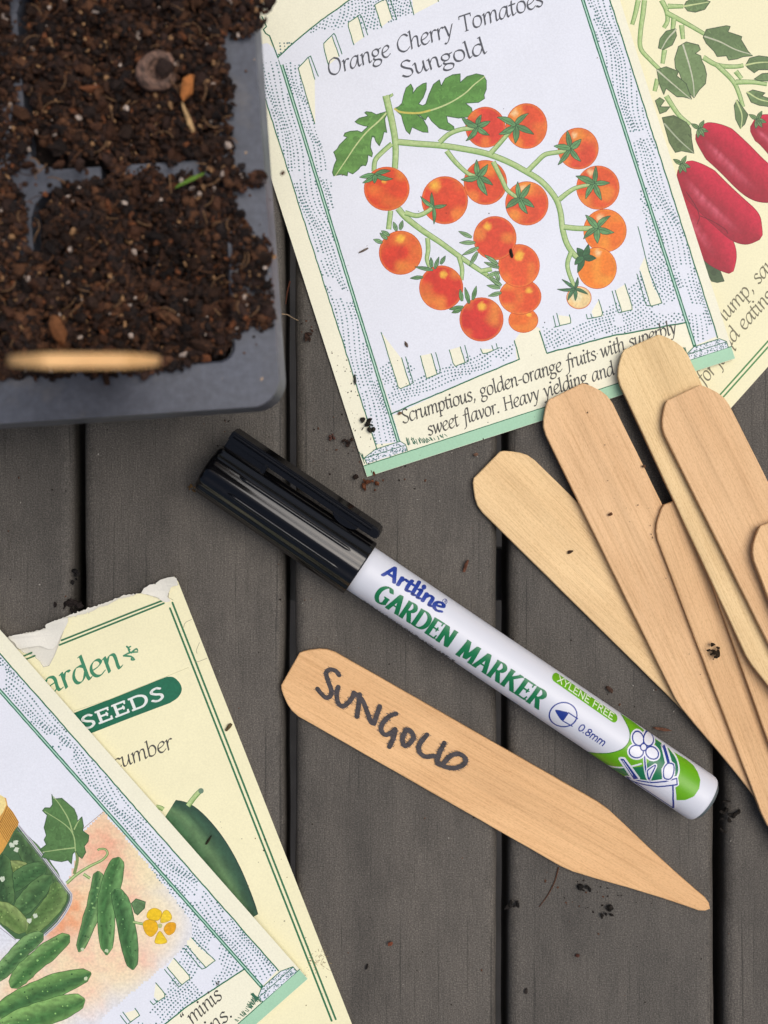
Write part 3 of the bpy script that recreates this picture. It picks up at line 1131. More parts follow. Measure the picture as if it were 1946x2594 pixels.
def stem(a, pts, w0, w1=None, n=5):
    w1 = w0 if w1 is None else w1
    sp = resample(smooth(pts, 6), 4)
    if len(sp) < 3:
        sp = smooth(pts, 4)
    ed = C(96, 138, 74)
    a.strip(sp, lambda s: (w0 + (w1 - w0) * s) / 2 + .7, lambda s, t: ed, 2)
    def cf(s, t):
        k = 0.5 + 0.5 * vnoise(s * 30, t * 2, 3)
        return mixc(mixc(C(142, 184, 92), C(196, 216, 156), k), C(120, 164, 84), max(0, t) ** 2)
    a.strip(sp, lambda s: (w0 + (w1 - w0) * s) / 2 - .7, cf, 4)

def sepal(a, cx, cy, ang, L, w, col, curl=0.0):
    ca, sa = math.cos(ang), math.sin(ang)
    prof = [(0, .45), (.2, .8), (.42, 1), (.65, .8), (.85, .42), (1, .06)]
    def P(t, s):
        x, y = t * L, s * w / 2
        an = curl * t
        X, Y = x * math.cos(an) - y * math.sin(an), x * math.sin(an) + y * math.cos(an)
        return (cx + X * ca - Y * sa, cy + X * sa + Y * ca)
    out = [P(t, s) for t, s in prof] + [P(t, -s) for t, s in prof[::-1]]
    a.poly(out, sc(col, 1), 0.35)
    a.line(out, 1.3, C(38, 74, 48), True)
    a.line([P(.1, 0), P(.8, 0)], 1.2, C(50, 92, 58))

def calyx(a, cx, cy, spec, col=C(100, 150, 96), w=15):
    for ang, L in spec:
        sepal(a, cx, cy, math.radians(ang), L, w * R.uniform(.85, 1.15), sc(col, R.uniform(.8, 1.2)), R.uniform(-.4, .4))

def tomato(a, cx, cy, rx, ry, base, lights, rim=None, seed=0):
    ed = C(200, 70, 34)
    rim = rim or C(242, 150, 60)
    def cf(x, y):
        k = vnoise(x * 3 + 7 + seed, y * 3 + seed, 4)
        c = mixc(sc(base, 1.12), sc(base, 0.92), k)
        c = sc(c, .93 + .14 * vnoise(x * 11 + seed, y * 11, 14))
        k2 = vnoise(x * 1.6 + seed * 3, y * 1.6 - seed, 5)
        c = mixc(c, rim, max(0, k2 - .52) * 1.7)
        r = math.hypot(x, y)
        if r > .9:
            c = mixc(c, rim, (r - .9) * 5)
        for (lx, ly, s, lc) in lights:
            k3 = gauss(x, y, lx, ly, s) + .22 * (vnoise(x * 9 + seed, y * 9, 6) - .5)
            c = mixc(c, lc, max(0.0, min(1.0, (k3 - .38) * 2.6)) * (.95 if s < .22 else .7))
        return c
    a.disc(cx, cy, rx + 1.0, ry + 1.0, lambda x, y: ed, 1, 36)
    a.disc(cx, cy, rx - .4, ry - .4, cf, 10, 36)

def leaf(a, pts, vein=None, col=LEAF, jit=.22, edge=LEAFD, veincol=C(200, 214, 150), vw=4.5, patches=6, ew=2.0):
    a.poly(pts, col, jit)
    cx = sum(p[0] for p in pts) / len(pts)
    cy = sum(p[1] for p in pts) / len(pts)
    for k in range(patches):
        p = R.choice(pts)
        q = (p[0] + (cx - p[0]) * R.uniform(.45, .8), p[1] + (cy - p[1]) * R.uniform(.45, .8))
        r = R.uniform(6, 13)
        pp = [(q[0] + r * math.cos(t) * R.uniform(.6, 1.3), q[1] + r * math.sin(t) * R.uniform(.6, 1.3)) for t in [i * .7 for i in range(9)]]
        if all(inside(x, pts) for x in pp):
            a.poly(smooth(pp, 3, True), sc(col, R.uniform(.78, 1.12)), .08)
    xs, ys = [q[0] for q in pts], [q[1] for q in pts]
    n = int((max(xs) - min(xs)) * (max(ys) - min(ys)) / 130)
    for k in range(n):
        q = (R.uniform(min(xs), max(xs)), R.uniform(min(ys), max(ys)))
        an = R.uniform(0, 6.28)
        L = R.uniform(3, 9)
        e = (q[0] + math.cos(an) * L, q[1] + math.sin(an) * L)
        if inside(q, pts) and inside(e, pts):
            a.line([q, e], R.uniform(1.6, 4.2), sc(col, R.uniform(.74, 1.22)))
    a.line(pts, ew, edge, True)
    if vein:
        for v in vein:
            a.line(smooth(v, 5), vw, veincol, taper=lambda s: 1 - .5 * s)

# ================================================================== tomato packet
def tomato_packet():
    fr, L, H = FS, LS, 1330
    root = thing('seed_packet', 'cream seed packet with a painted truss of orange cherry tomatoes, under the stake tips', 'seed packet', W(1250, 600, 0.0), 'paper seed packets on the table')
    TH = 0.0005
    hf = sheet(fr, 85, lambda u: 0.00008 + TH + 0.0015 * max(0, u) / L + 0.00016 * math.sin(u / 165), lambda v: 0.00030 * math.sin(max(0, min(1, v / H)) * math.pi) + 0.00008 * math.sin(v / 120))
    sl = grid_slices(fr, L, H, 85)
    out = [fr(0, 0), fr(L, 0), fr(L, H), fr(0, H)]
    envelope(root, out, hf, TH, CREAM, sl)
    b = trellis(fr, L, 1085)
    # arched top rail with slots
    Q1 = Q(640, 0, 650 / 1659)
    half = uv_of(fr, Q1("165,370 250,290 350,205 450,125 550,55 640,-10 760,-78")) + [(500, 1192)]
    arch_uv = half + [(1001 - u, v) for u, v in half[:-1][::-1]]
    arch = [fr(u, v) for u, v in arch_uv]
    b.poly(smooth(arch, 4) + [fr(890, 1060), fr(111, 1060)], WHITE)
    b.poly([fr(45, 1080), fr(112, 1075), fr(113, 1100), fr(96, 1124), fr(80, 1126), fr(48, 1110)], WHITE)
    slots = ["295,440 362,375 402,512 405,800 350,640", "455,285 512,235 560,362 492,420 480,400", "612,152 680,102 722,238 655,285", "790,30 845,0 860,0 905,118 835,172", "1030,-30 1200,-70 1210,5 1042,92"]
    sq = [Q1(s) for s in slots]
    for q in sq:
        b.poly(q, CREAM)
    pts = []
    keep = smooth(arch, 3) + [fr(880, 1040), fr(700, 1100), fr(560, 1100), fr(300, 1060), fr(200, 1000), fr(150, 960), fr(114, 1000)]
    for k in range(60):
        wv = lambda s, ph: 9 * math.sin(s / 40 + ph * .25) + 4 * math.sin(s / 17)
        pts += track(fr, 114 + k * 8.5, 860, 300 + k * 8.5, 1340, wv, k, sq, keep)
    pts = [p for p in pts if p[1] < 75 + max(0, (800 - p[0]) * .9) and inside(p, keep)]
    pts = [p for p in pts if not inside(p, Q1("420,490 1000,260 1300,60 1240,-60 1900,-100 1900,600 420,600"))]
    b.dots(pts, 2.35, DOT)
    for s in ("295,440 402,800", "295,440 372,355 425,492", "362,375 403,512", "492,425 455,285 530,210 578,348", "515,235 560,362", "655,288 612,150 700,90 745,225", "682,105 720,238", "835,178 790,30 845,0", "865,0 905,122", "890,-5 932,125", "1015,-10 1043,95", "1195,-20 1202,8"):
        b.line(rough(Q1(s), 12, .5), 2.4, GREEN)
    b.line(rough(smooth(arch, 4), 12, .6), 3.4, GREEN)
    b.line(Q1("60,105 90,170 70,190 85,215 110,230 165,375"), 3.0, GREEN)
    b.build('trellis_border', M_PRINT, root, placer(hf), sl)

    # tomato painting -------------------------------------------------------
    a = Art(over=b)
    q3 = Q(800, 180, 500 / 1659)
    q4 = Q(1150, 180, 500 / 1659)
    q5 = Q(800, 500, 500 / 1659)
    q6 = Q(1200, 400, 500 / 1659)
    red, orr = C(218, 66, 40), C(234, 112, 40)
    Y, P = C(248, 190, 66), C(250, 206, 150)
    # leaves
    leaf(a, q3("150,880 140,850 155,790 175,745 160,700 150,680 180,655 200,620 250,570 265,555 235,545 245,520 290,505 350,500 385,515 440,465 400,458 350,440 330,425 365,395 425,380 440,375 412,350 425,340 470,345 510,365 560,350 605,335 600,360 580,400 590,470 598,515 575,510 560,570 535,628 505,590 490,545 475,545 465,590 460,640 478,690 472,720 440,705 435,760 420,795 385,790 360,825 310,865 270,845 265,880 215,868"),
         [q3("600,345 530,420 430,510 340,620 260,740 165,880")], C(104, 152, 76))
    leaf(a, q3("660,315 700,295 725,270 740,200 760,140 800,108 820,150 815,190 850,140 900,105 930,98 930,150 905,220 865,275 900,290 925,275 950,200 990,110 1040,72 1055,125 1090,60 1150,30 1215,22 1215,95 1270,45 1350,22 1410,35 1435,80 1435,150 1415,200 1420,230 1370,262 1260,270 1310,310 1318,350 1280,385 1200,395 1100,378 1110,430 1160,465 1165,490 1110,500 1040,480 975,420 945,375 920,412 880,375 850,365 900,400 940,470 945,515 900,512 850,490 810,470 790,530 760,500 735,430 720,370 690,345"),
         [q3("665,318 720,345 860,352 980,325 1120,270 1250,190 1330,115 1420,45")], C(96, 150, 70), vw=5.5, patches=12)
    a.line(smooth(q3("665,318 720,345 860,352 960,330"), 5), 5, C(206, 196, 96))
    # stems behind fruit
    stem(a, q3("635,190 640,205 590,215"), 6)
    stem(a, q3("590,205 612,300 640,420 665,560 672,680 665,830"), 17, 14)
    stem(a, q3("690,595 850,610 1050,625 1250,655 1440,695") + q4("450,760 600,840 740,930 850,1060 895,1180 915,1330 950,1450 1010,1540 1075,1590"), 15, 13)
    stem(a, q3("640,610 560,680 500,750 488,850"), 11)
    stem(a, q5("690,90 760,170 900,280 1050,380 1200,490 1330,580 1450,660 1540,735"), 15, 10)
    stem(a, q5("630,110 612,270"), 12)
    stem(a, q5("940,340 945,440 935,520 960,590"), 11, 9)
    stem(a, q5("1205,500 1230,600 1225,700"), 11, 9)
    stem(a, q6("820,790 790,880 800,960 850,1090"), 11, 9)
    # fruit
    tomato(a, 1326, 811, 37, 31, orr, [(.4, -.45, .16, Y)], seed=1)
    tomato(a, 1318, 751, 53, 45, C(226, 84, 40), [(.42, -.35, .15, Y)], seed=2)
    tomato(a, 1315, 673, 52, 54, C(228, 88, 44), [(.02, -.45, .2, Y)], seed=3)
    tomato(a, 1254, 603, 54, 55, C(220, 72, 44), [(-.35, -.55, .15, Y), (-.75, -.2, .3, C(236, 140, 60))], seed=4)
    tomato(a, 1533, 584, 54, 54, C(236, 116, 38), [(-.25, -.6, .15, P)], C(244, 160, 56), seed=5)
    tomato(a, 1513, 679, 49, 52, C(238, 128, 36), [(.03, -.75, .14, P)], C(246, 168, 60), seed=6)
    tomato(a, 1467, 754, 31, 28, C(238, 210, 150), [(-.2, -.1, .42, C(232, 232, 190))], C(236, 150, 60), seed=7)
    tomato(a, 980, 478, 57, 55, C(222, 74, 38), [(-.12, -.38, .1, Y)], seed=8)
    tomato(a, 1127, 507, 58, 60, C(222, 74, 42), [(-.42, -.62, .24, C(248, 176, 66)), (.48, .6, .2, C(240, 130, 56)), (-.45, -.65, .1, Y)], seed=9)
    tomato(a, 1230, 462, 54, 56, C(222, 78, 44), [(.15, -.65, .35, C(244, 140, 50)), (-.6, .7, .3, C(244, 140, 60))], seed=10)
    tomato(a, 1230, 322, 50, 51, C(220, 68, 50), [(0, .85, .25, C(240, 130, 56))], seed=11)
    tomato(a, 1334, 319, 52, 57, C(226, 84, 46), [(-.5, -.6, .34, C(246, 160, 56)), (-.58, -.58, .14, P), (-.5, .8, .3, C(244, 150, 56))], seed=12)
    tomato(a, 1465, 376, 51, 52, C(222, 78, 48), [(.0, -.65, .34, C(246, 160, 56)), (-.2, -.66, .13, P)], seed=13)
    tomato(a, 1515, 475, 54, 55, C(226, 88, 42), [(.4, .25, .35, C(242, 150, 56)), (-.35, -.7, .14, P)], seed=14)
    tomato(a, 1335, 515, 54, 55, C(224, 80, 46), [(-.1, -.7, .3, C(244, 150, 56)), (-.2, -.72, .12, P), (-.6, .5, .25, C(244, 150, 60))], seed=15)
    tomato(a, 1015, 640, 54, 55, C(218, 62, 38), [(-.02, -.66, .17, Y), (.55, .3, .25, C(232, 104, 48))], seed=16)
    tomato(a, 1118, 729, 55, 56, C(214, 56, 38), [(.1, -.6, .15, Y)], seed=17)
    tomato(a, 1220, 809, 55, 55, C(212, 50, 40), [(.02, -.6, .17, Y)], seed=18)
    # stems and calyces in front
    stem(a, q3("1040,600 1120,530 1220,490 1340,478"), 12, 10)
    stem(a, q4("310,690 400,590 460,520 500,475"), 12, 9)
    stem(a, q4("625,835 700,760 770,700 880,680 985,655"), 12, 10)
    stem(a, q4("885,1080 960,1020 1030,980 1160,950"), 12, 8)
    stem(a, q4("925,1310 1050,1322 1210,1320"), 13, 12)
    stem(a, q3("1100,670 1180,770 1280,860 1360,890"), 12, 9)
    stem(a, q4("330,760 400,900 450,1000 545,1070"), 12, 9)
    stem(a, q3("750,1190 850,1215 930,1185 990,1140"), 12, 10)
    stem(a, q5("1390,620 1490,600"), 11)
    def cal(q, s, spec, **k):
        p = q(s)[0]
        calyx(a, p[0], p[1], spec, **k)
    cal(q4, "195,465", [(-85, 32), (-15, 36), (55, 38), (105, 46), (190, 46)])
    cal(q4, "515,460", [(-62, 46), (15, 52), (75, 44), (140, 46), (225, 50)])
    cal(q4, "980,650", [(-100, 46), (-30, 36), (65, 42), (120, 52), (195, 42)])
    cal(q4, "1180,945", [(-80, 44), (-5, 40), (70, 46), (135, 44), (210, 50)])
    cal(q4, "1205,1320", [(-65, 46), (30, 44), (95, 38), (160, 44), (235, 44)])
    cal(q4, "205,890", [(-105, 44), (-45, 40), (18, 42), (75, 52), (160, 44)])
    cal(q4, "555,1075", [(-108, 44), (-50, 46), (20, 42), (80, 42), (160, 42)])
    cal(q4, "1090,1570", [(-110, 30), (-50, 36), (0, 32), (110, 40), (165, 28)], col=C(56, 104, 66), w=18)
    cal(q6, "850,1100", [(-140, 40), (-60, 30), (10, 36), (75, 30), (135, 34), (165, 44)], col=C(80, 128, 90), w=9)
    cal(q3, "990,1140", [(-110, 36), (5, 34), (80, 44), (200, 42)], w=10)
    cal(q3, "500,870", [(35, 46), (170, 40), (-30, 40), (130, 38), (100, 22)], w=12)
    for s, an in (("600,350", -140), ("620,320", -150), ("560,380", 200), ("680,280", -110), ("710,270", -75)):
        p = q5(s)[0]
        sepal(a, p[0], p[1], math.radians(an), 24, 11, C(126, 166, 116))
    for s, an, l in (("985,610", 190, 46), ("900,670", 175, 32), ("1000,600", -70, 32), ("975,590", -95, 26), ("1050,560", -60, 24)):
        p = q5(s)[0]
        sepal(a, p[0], p[1], math.radians(an), l, 10, C(108, 150, 102))
    for s, an, l in (("1290,890", -105, 42), ("1320,860", -75, 36), ("1240,920", 170, 36), ("1230,870", -100, 30), ("1225,940", 160, 26)):
        p = q5(s)[0]
        sepal(a, p[0], p[1], math.radians(an), l, 11, C(106, 154, 92))
    for s, an, l in (("1310,335", 205, 36), ("1340,380", 180, 40), ("1370,420", 155, 46), ("1360,460", 120, 40), ("1540,590", 200, 40), ("1530,560", 215, 40), ("1545,630", 165, 32), ("1550,760", 190, 34), ("1560,740", 215, 36), ("1560,800", 165, 34), ("1540,700", 250, 26)):
        p = q5(s)[0]
        sepal(a, p[0], p[1], math.radians(an), l, 11, C(134, 170, 118))
    a.build('tomato_picture', M_ART, root, placer(hf), sl)

    # lettering ------------------------------------------------------------
    t = Art(over=a)
    K = C(82, 85, 92)
    put_text(t, 'Orange Cherry Tomatoes', (833, 193), (1378, 13), 5.6, K, w=1.0, t=.36, shear=.16)
    put_text(t, 'Sungold', (1020, 197), (1234, 134), 5.5, K, w=1.08, t=.36, shear=.0)
    put_text(t, 'Scrumptious, golden-orange fruits with superbly', (1021, 1073), (1716, 843), 4.6, INK, w=1.0, t=.38, shear=.14)
    put_text(t, 'sweet flavor. Heavy yielding and resistant', (1086, 1104), (1690, 905), 4.6, INK, w=1.0, t=.38, shear=.14)
    t.build('lettering', M_INK, root, placer(hf), sl)
    return hf
HF_TOM = tomato_packet()

# ================================================================== pepper packet (mostly covered)
def pepper_packet():
    u = (0.667, -0.745)
    v = (-0.745, -0.667)
    fr = Frame((1790, 1103), u, v)
    L, H = 980, 1330
    root = thing('seed_packet', 'pale yellow seed packet with painted long red fruits, half hidden under the tomato packet', 'seed packet', W(1900, 500, 0.0), 'paper seed packets on the table')
    TH = 0.0004
    hf = lambda px, py: 0.00002 + TH
    envelope(root, [fr(0, 0), fr(L, 0), fr(L, H), fr(0, H)], hf, TH, CREAM2, None)
    b = Art(10e-6)
    for d in (33, 43):
        b.line([fr(d, d), fr(L - d, d), fr(L - d, H - d), fr(d, H - d)], 4.2, C(72, 134, 74), True)
    b.build('border_lines', M_PRINT, root, placer(hf))
    a = Art(over=b)
    q2 = Q(1296, 0, 650 / 1659)
    q8 = Q(1350, 500, 596 / 1659)
    gl = C(110, 136, 88)
    ed = C(70, 88, 62)
    for s in ("970,0 1000,60 1010,130 985,180", "860,0 850,90 835,200 835,310 900,390 960,450", "820,0 800,90 780,160", "1000,80 1130,150 1250,220", "1010,40 1120,40", "1050,120 1040,220", "1100,160 1110,260", "990,320 975,420", "945,510 925,590", "1000,620 1080,740 1160,810",
              "1240,370 1330,420 1440,430 1510,420", "1330,420 1430,520 1470,600 1500,700", "1450,460 1490,510", "1450,530 1560,530 1660,545"):
        stem(a, q2(s), 12, 9)
    leaf(a, q2("1240,240 1260,190 1310,180 1390,165 1415,170 1400,205 1490,235 1485,255 1530,330 1558,360 1500,365 1460,380 1405,388 1390,360 1330,365 1310,330 1260,280"), [q2("1250,235 1350,270 1450,320 1555,352")], gl, edge=ed, veincol=C(196, 200, 170))
    leaf(a, q2("1080,300 1130,270 1210,290 1222,320 1190,345 1225,360 1230,390 1250,430 1262,480 1255,540 1215,580 1180,632 1150,600 1110,540 1085,470 1060,440 1055,380"), [q2("1110,290 1150,420 1175,530 1182,625")], C(120, 146, 96), edge=ed, veincol=C(200, 204, 176))
    leaf(a, q2("960,250 1000,200 1060,185 1068,230 1040,290 985,320 950,310"), [q2("1065,190 1010,250 970,318")], gl, edge=ed, veincol=C(196, 200, 170))
    leaf(a, q2("940,450 1000,430 1080,460 1070,490 1130,540 1165,640 1110,625 1070,625 1000,570 985,610 955,540"), [q2("945,455 1030,530 1160,640")], gl, edge=ed, veincol=C(196, 200, 170))
    leaf(a, q2("1115,40 1130,10 1180,-20 1250,-5 1285,10 1250,60 1190,78 1140,70"), [q2("1115,40 1200,25 1275,12")], gl, edge=ed)
    leaf(a, q2("975,760 1050,745 1130,790 1160,830 1165,900 1180,990 1100,975 1060,985 1020,920"), [q2("990,800 1080,900 1175,985")], C(98, 118, 76), edge=ed, veincol=C(170, 180, 150))
    leaf(a, q2("1515,420 1540,375 1600,360 1680,370 1680,450 1600,450 1570,470 1530,440"), [q2("1515,420 1590,405 1680,400")], gl, edge=ed)
    leaf(a, q2("1520,600 1560,580 1640,600 1620,620 1680,640 1680,690 1600,680 1550,660"), [q2("1525,595 1600,640 1680,660")], gl, edge=ed)
    leaf(a, q2("1440,680 1460,645 1500,700 1530,740 1510,800 1480,830 1450,770"), [q2("1455,650 1490,740 1485,830")], gl, edge=ed)
    leaf(a, q2("1570,510 1620,475 1690,470 1690,525 1600,520"), None, gl, edge=ed)
    leaf(a, q2("930,650 960,630 990,650 960,690 1025,690 1000,720 960,735"), None, gl, edge=ed)
    leaf(a, q8("1190,380 1250,400 1240,420 1300,460 1350,590 1300,600 1260,590 1200,470"), None, C(72, 92, 62), edge=ed)
    # red fruits: spine ribbons
    def fruit(sp, w, hl):
        n = len(sp)
        pr = smooth(sp, 8)
        def wid(s):
            return w * (0.30 + 0.70 * min(1, (s / .22)) ** .55) * (1 if s < .62 else max(.12, 1 - ((s - .62) / .38) ** 2.2 * .88))
        a.strip(pr, lambda s: wid(s) + 1.2, lambda s, t: C(120, 26, 40), 2)
        def cf(s, t):
            c = mixc(C(210, 34, 66), C(166, 24, 48), .5 + .5 * math.sin(t * 2.2 + .6))
            c = mixc(c, C(236, 112, 132), math.exp(-((t - hl) / .15) ** 2) * (.25 + .75 * vnoise(s * 40, t * 14, 3)) * math.sin(max(0, min(1, s * 1.3)) * 3.1) ** 2)
            c = sc(c, .9 + .2 * vnoise(s * 26, t * 9, 5))
            return mixc(c, C(122, 18, 38), max(0, t * 1.0 - .55) * .9 * (1 if hl < 0 else 1))
        a.strip(pr, lambda s: wid(s), cf, 10)
    fruit(q8("1030,-70 1090,40 1170,170 1260,300 1340,420 1400,530"), 46, .35)
    fruit(q2("1105,1070 1210,1180 1330,1300 1450,1410 1545,1490 1615,1535"), 50, .45)
    fruit(q2("1215,835 1330,920 1440,1020 1550,1130 1660,1220 1740,1290"), 50, .45)
    fruit(q2("1560,790 1660,850 1760,960 1860,1080"), 38, .4)
    for s in ("1215,830", "1100,1060", "1590,770"):
        p = q2(s)[0]
        for an in (-150, -60, 20, 100, 60):
            sepal(a, p[0], p[1], math.radians(an), 24, 11, C(110, 140, 90))
    a.line(smooth(q2("1130,1240 1190,1330 1215,1400 1200,1450"), 4), 2, C(110, 20, 36))
    a.line(smooth(q2("1220,1395 1300,1430 1380,1480 1400,1510"), 4), 2, C(110, 20, 36))
    a.build('pepper_picture', M_ART, root, placer(hf))
    t = Art(over=a)
    K = C(116, 112, 88)
    put_text(t, 'plump, sausage', (1822, 833), (1822 + 205, 833 - 229), 4.7, K, w=1.0, t=.38, shear=.14)
    put_text(t, 'and eating or', (1826, 905), (1826 + 175, 905 - 195), 4.7, K, w=1.0, t=.38, shear=.14)
    put_text(t, 'for jam', (1783, 978), (1783 + 84, 978 - 94), 4.7, K, w=1.0, t=.38, shear=.14)
    t.build('lettering', M_INK, root, placer(hf))
pepper_packet()

# ================================================================== torn cucumber packet
def torn_packet():
    u = (0.931, -0.365)
    v = (-0.365, -0.931)
    L, H = 980, 1230
    # top right corner at (448, 1462)
    o = (448 - u[0] * L - v[0] * H, 1462 - u[1] * L - v[1] * H)
    fr = Frame(o, u, v)
    root = thing('seed_packet', 'torn open yellow seed packet with SEEDS in a green pill and a painted dark cucumber', 'seed packet', W(400, 2000, 0.0), 'paper seed packets on the table')
    TH = 0.0006
    hf = sheet(fr, 45, lambda u: 0.00006 + TH + 0.00022 + 0.00020 * math.sin(u / 95 + 1), lambda v: 0.0010 * max(0, min(1.05, v / H)) ** 6 + 0.00016 * math.sin(v / 105))
    sl = grid_slices(fr, L, H, 45)
    q6 = Q(0, 1440, 650 / 1659)
    tear = q6("1125,50 1155,105 1105,112 1085,205 1030,200 960,168 900,160 830,185 760,200 690,240 640,250 600,275 560,290 500,305 445,318")
    tear2 = q6("445,318 420,380 380,495 350,570 318,630 280,640 255,600 215,565 150,545 120,520 40,560 -60,610")
    rough_t = []
    for p in resample(tear[2:], 3.0):
        rough_t.append((p[0] + R.gauss(0, .9), p[1] + R.gauss(0, 1.1)))
    out = [fr(0, 0), fr(L, 0), fr(L - 1, H - 12)] + tear[:2] + rough_t + tear2[1:] + [fr(250, H - 60), fr(0, H - 60)]
    envelope(root, out, hf, TH, CREAM2, sl, 'front_panel')
    # back panel of the pocket, paler paper showing at the torn mouth
    b = Art(0.0)
    back = q6("1125,50 1000,100 930,130 915,160 800,175 640,235 450,300 300,365 290,385 240,400 130,425 50,440 -60,480 -60,700 300,760 500,600 1100,300 1150,110")
    bk = []
    for i, p in enumerate(resample(back[:12], 4.0)):
        bk.append((p[0] + R.gauss(0, 1.0), p[1] + R.gauss(0, 1.2)))
    b.poly(bk + back[12:], C(222, 220, 208), .05)
    hb = lambda px, py: hf(px, py) - 0.0004
    b.build('back_panel', M_PRINT, root, placer(hb), sl)
    # curled scraps of torn paper
    for s, hgt, name in (("950,115 1010,105 1070,170 1105,210 1060,215 1000,180 930,165 915,155", .0012, 'torn_flap'),
                         ("1010,95 1120,52 1152,108 1110,120 1075,190 1045,160", .0010, 'torn_flap'),
                         ("60,440 180,420 290,390 300,360 440,320 400,430 340,520 250,500 130,520 90,480", .0007, 'torn_flap')):
        c = Art(0)
        pts = smooth(q6(s), 3, True)
        pts = [(p[0] + R.gauss(0, .6), p[1] + R.gauss(0, .6)) for p in pts]
        c.poly(pts, C(228, 226, 214), .06)
        f = lambda px, py, h=hgt: hf(px, py) + 0.0002 + h * (0.5 + 0.5 * math.sin(px / 41 + py / 53)) * (0.5 + 0.5 * math.sin(px / 29 - py / 37))
        c.build(name, M_PRINT, root, placer(f), grid_slices(fr, L, H + 60, 12))
    p = Art(12e-6)
    inner = [fr(L - 42, 42), fr(L - 42, H - 72), fr(0, H - 72), fr(0, 42)]
    Gc = C(50, 116, 78)
    # double line frame, stopping at the tear
    for d in (34, 45):
        p.line([fr(L - d, 40), fr(L - d, H - 22 - d)], 5.0, Gc)
    p.line(q6("1045,210 850,285 650,365 398,465"), 5.0, Gc)
    p.line(q6("1060,225 860,305 660,385 385,495"), 5.0, Gc)
    p.line(q6("205,545 60,605"), 4.5, Gc)
    p.line(q6("225,565 60,632"), 4.5, Gc)
    # green pill
    pill = q6("300,1010 490,930 700,850 900,768 1080,700") + smooth(q6("1080,700 1125,705 1165,745 1175,790 1150,835 1100,870"), 5) + q6("1100,870 900,945 750,1003 605,1060 380,1150")
    p.poly(pill, C(20, 108, 78), .05)
    # sprig ornament
    for s in ("800,565 840,545 890,540", "805,565 850,570 870,590", "840,545 830,515 845,505", "850,545 880,520 890,530", "855,575 850,590 865,592", "820,505 840,525"):
        p.line(smooth(q6(s), 4), 4.6, C(64, 140, 104), taper=lambda s: 1.1 - .3 * s)
    # painted cucumber
    q7 = Q(0, 1944, 650 / 1659)
    sp = smooth(q7("1100,270 1190,330 1290,450 1390,590 1465,715 1525,830 1575,925 1610,985"), 6)
    p.strip(sp, lambda s: 13 + 38 * math.sin(min(1, s * 1.9 + .25) * 1.57) * (1 - .62 * s * s), lambda s, t: C(30, 62, 50), 2)
    def cf(s, t):
        c = mixc(C(70, 112, 72), C(40, 76, 60), .5 - .5 * t)
        c = mixc(c, C(112, 148, 98), .6 * math.exp(-((t - .05) / .35) ** 2))
        return sc(c, .8 + .4 * vnoise(s * 22, t * 5, 8))
    p.strip(sp, lambda s: 11 + 38 * math.sin(min(1, s * 1.9 + .25) * 1.57) * (1 - .62 * s * s), cf, 10)
    stem(p, q7("1215,250 1260,190 1300,148"), 12, 11)
    p.disc(*q7("1300,152")[0], 7, 7, lambda x, y: C(110, 140, 116), 2, 12)
    stem(p, q7("1010,255 1040,262 1060,275"), 10)
    # creases and rub marks
    for s in ("1240,330 1200,350 1185,385", "1290,480 1270,530 1275,550", "1340,580 1290,600 1260,605", "1120,205 1090,190 1070,200"):
        p.line(smooth(q6(s), 4), 1.2, C(150, 146, 120))
    p.line(q6("480,920 700,850 950,750 1220,640"), 1.0, C(206, 200, 150))
    q8 = Q(400, 1944, 650 / 1659)
    for k in range(60):
        c = q8("1030,1240")[0]
        x, y = c[0] + R.gauss(0, 15), c[1] + R.gauss(0, 14)
        p.line([(x, y), (x + R.uniform(-7, 7), y + R.uniform(-3, 6))], R.uniform(.6, 1.4), C(150, 132, 92))
    p.build('printed_front', M_ART, root, placer(hf), sl)
    t = Art(over=p)
    put_text(t, 'Garden', (66, 1780), (312, 1690), 8.0, C(60, 134, 98), w=1.25, t=.3, ang=25, sub={'a': 'A2'})
    put_text(t, 'SEEDS', (213, 1848), (418, 1768), 4.2, C(226, 232, 226), w=2.0, t=1.25, ang=0, track=1.2)
    put_text(t, 'Cucumber', (231, 1974), (440, 1895), 5.1, INK, w=1.0, t=.38, shear=.14)
    t.build('lettering', M_INK, root, placer(hf), sl)
    return hf
HF_TORN = torn_packet()

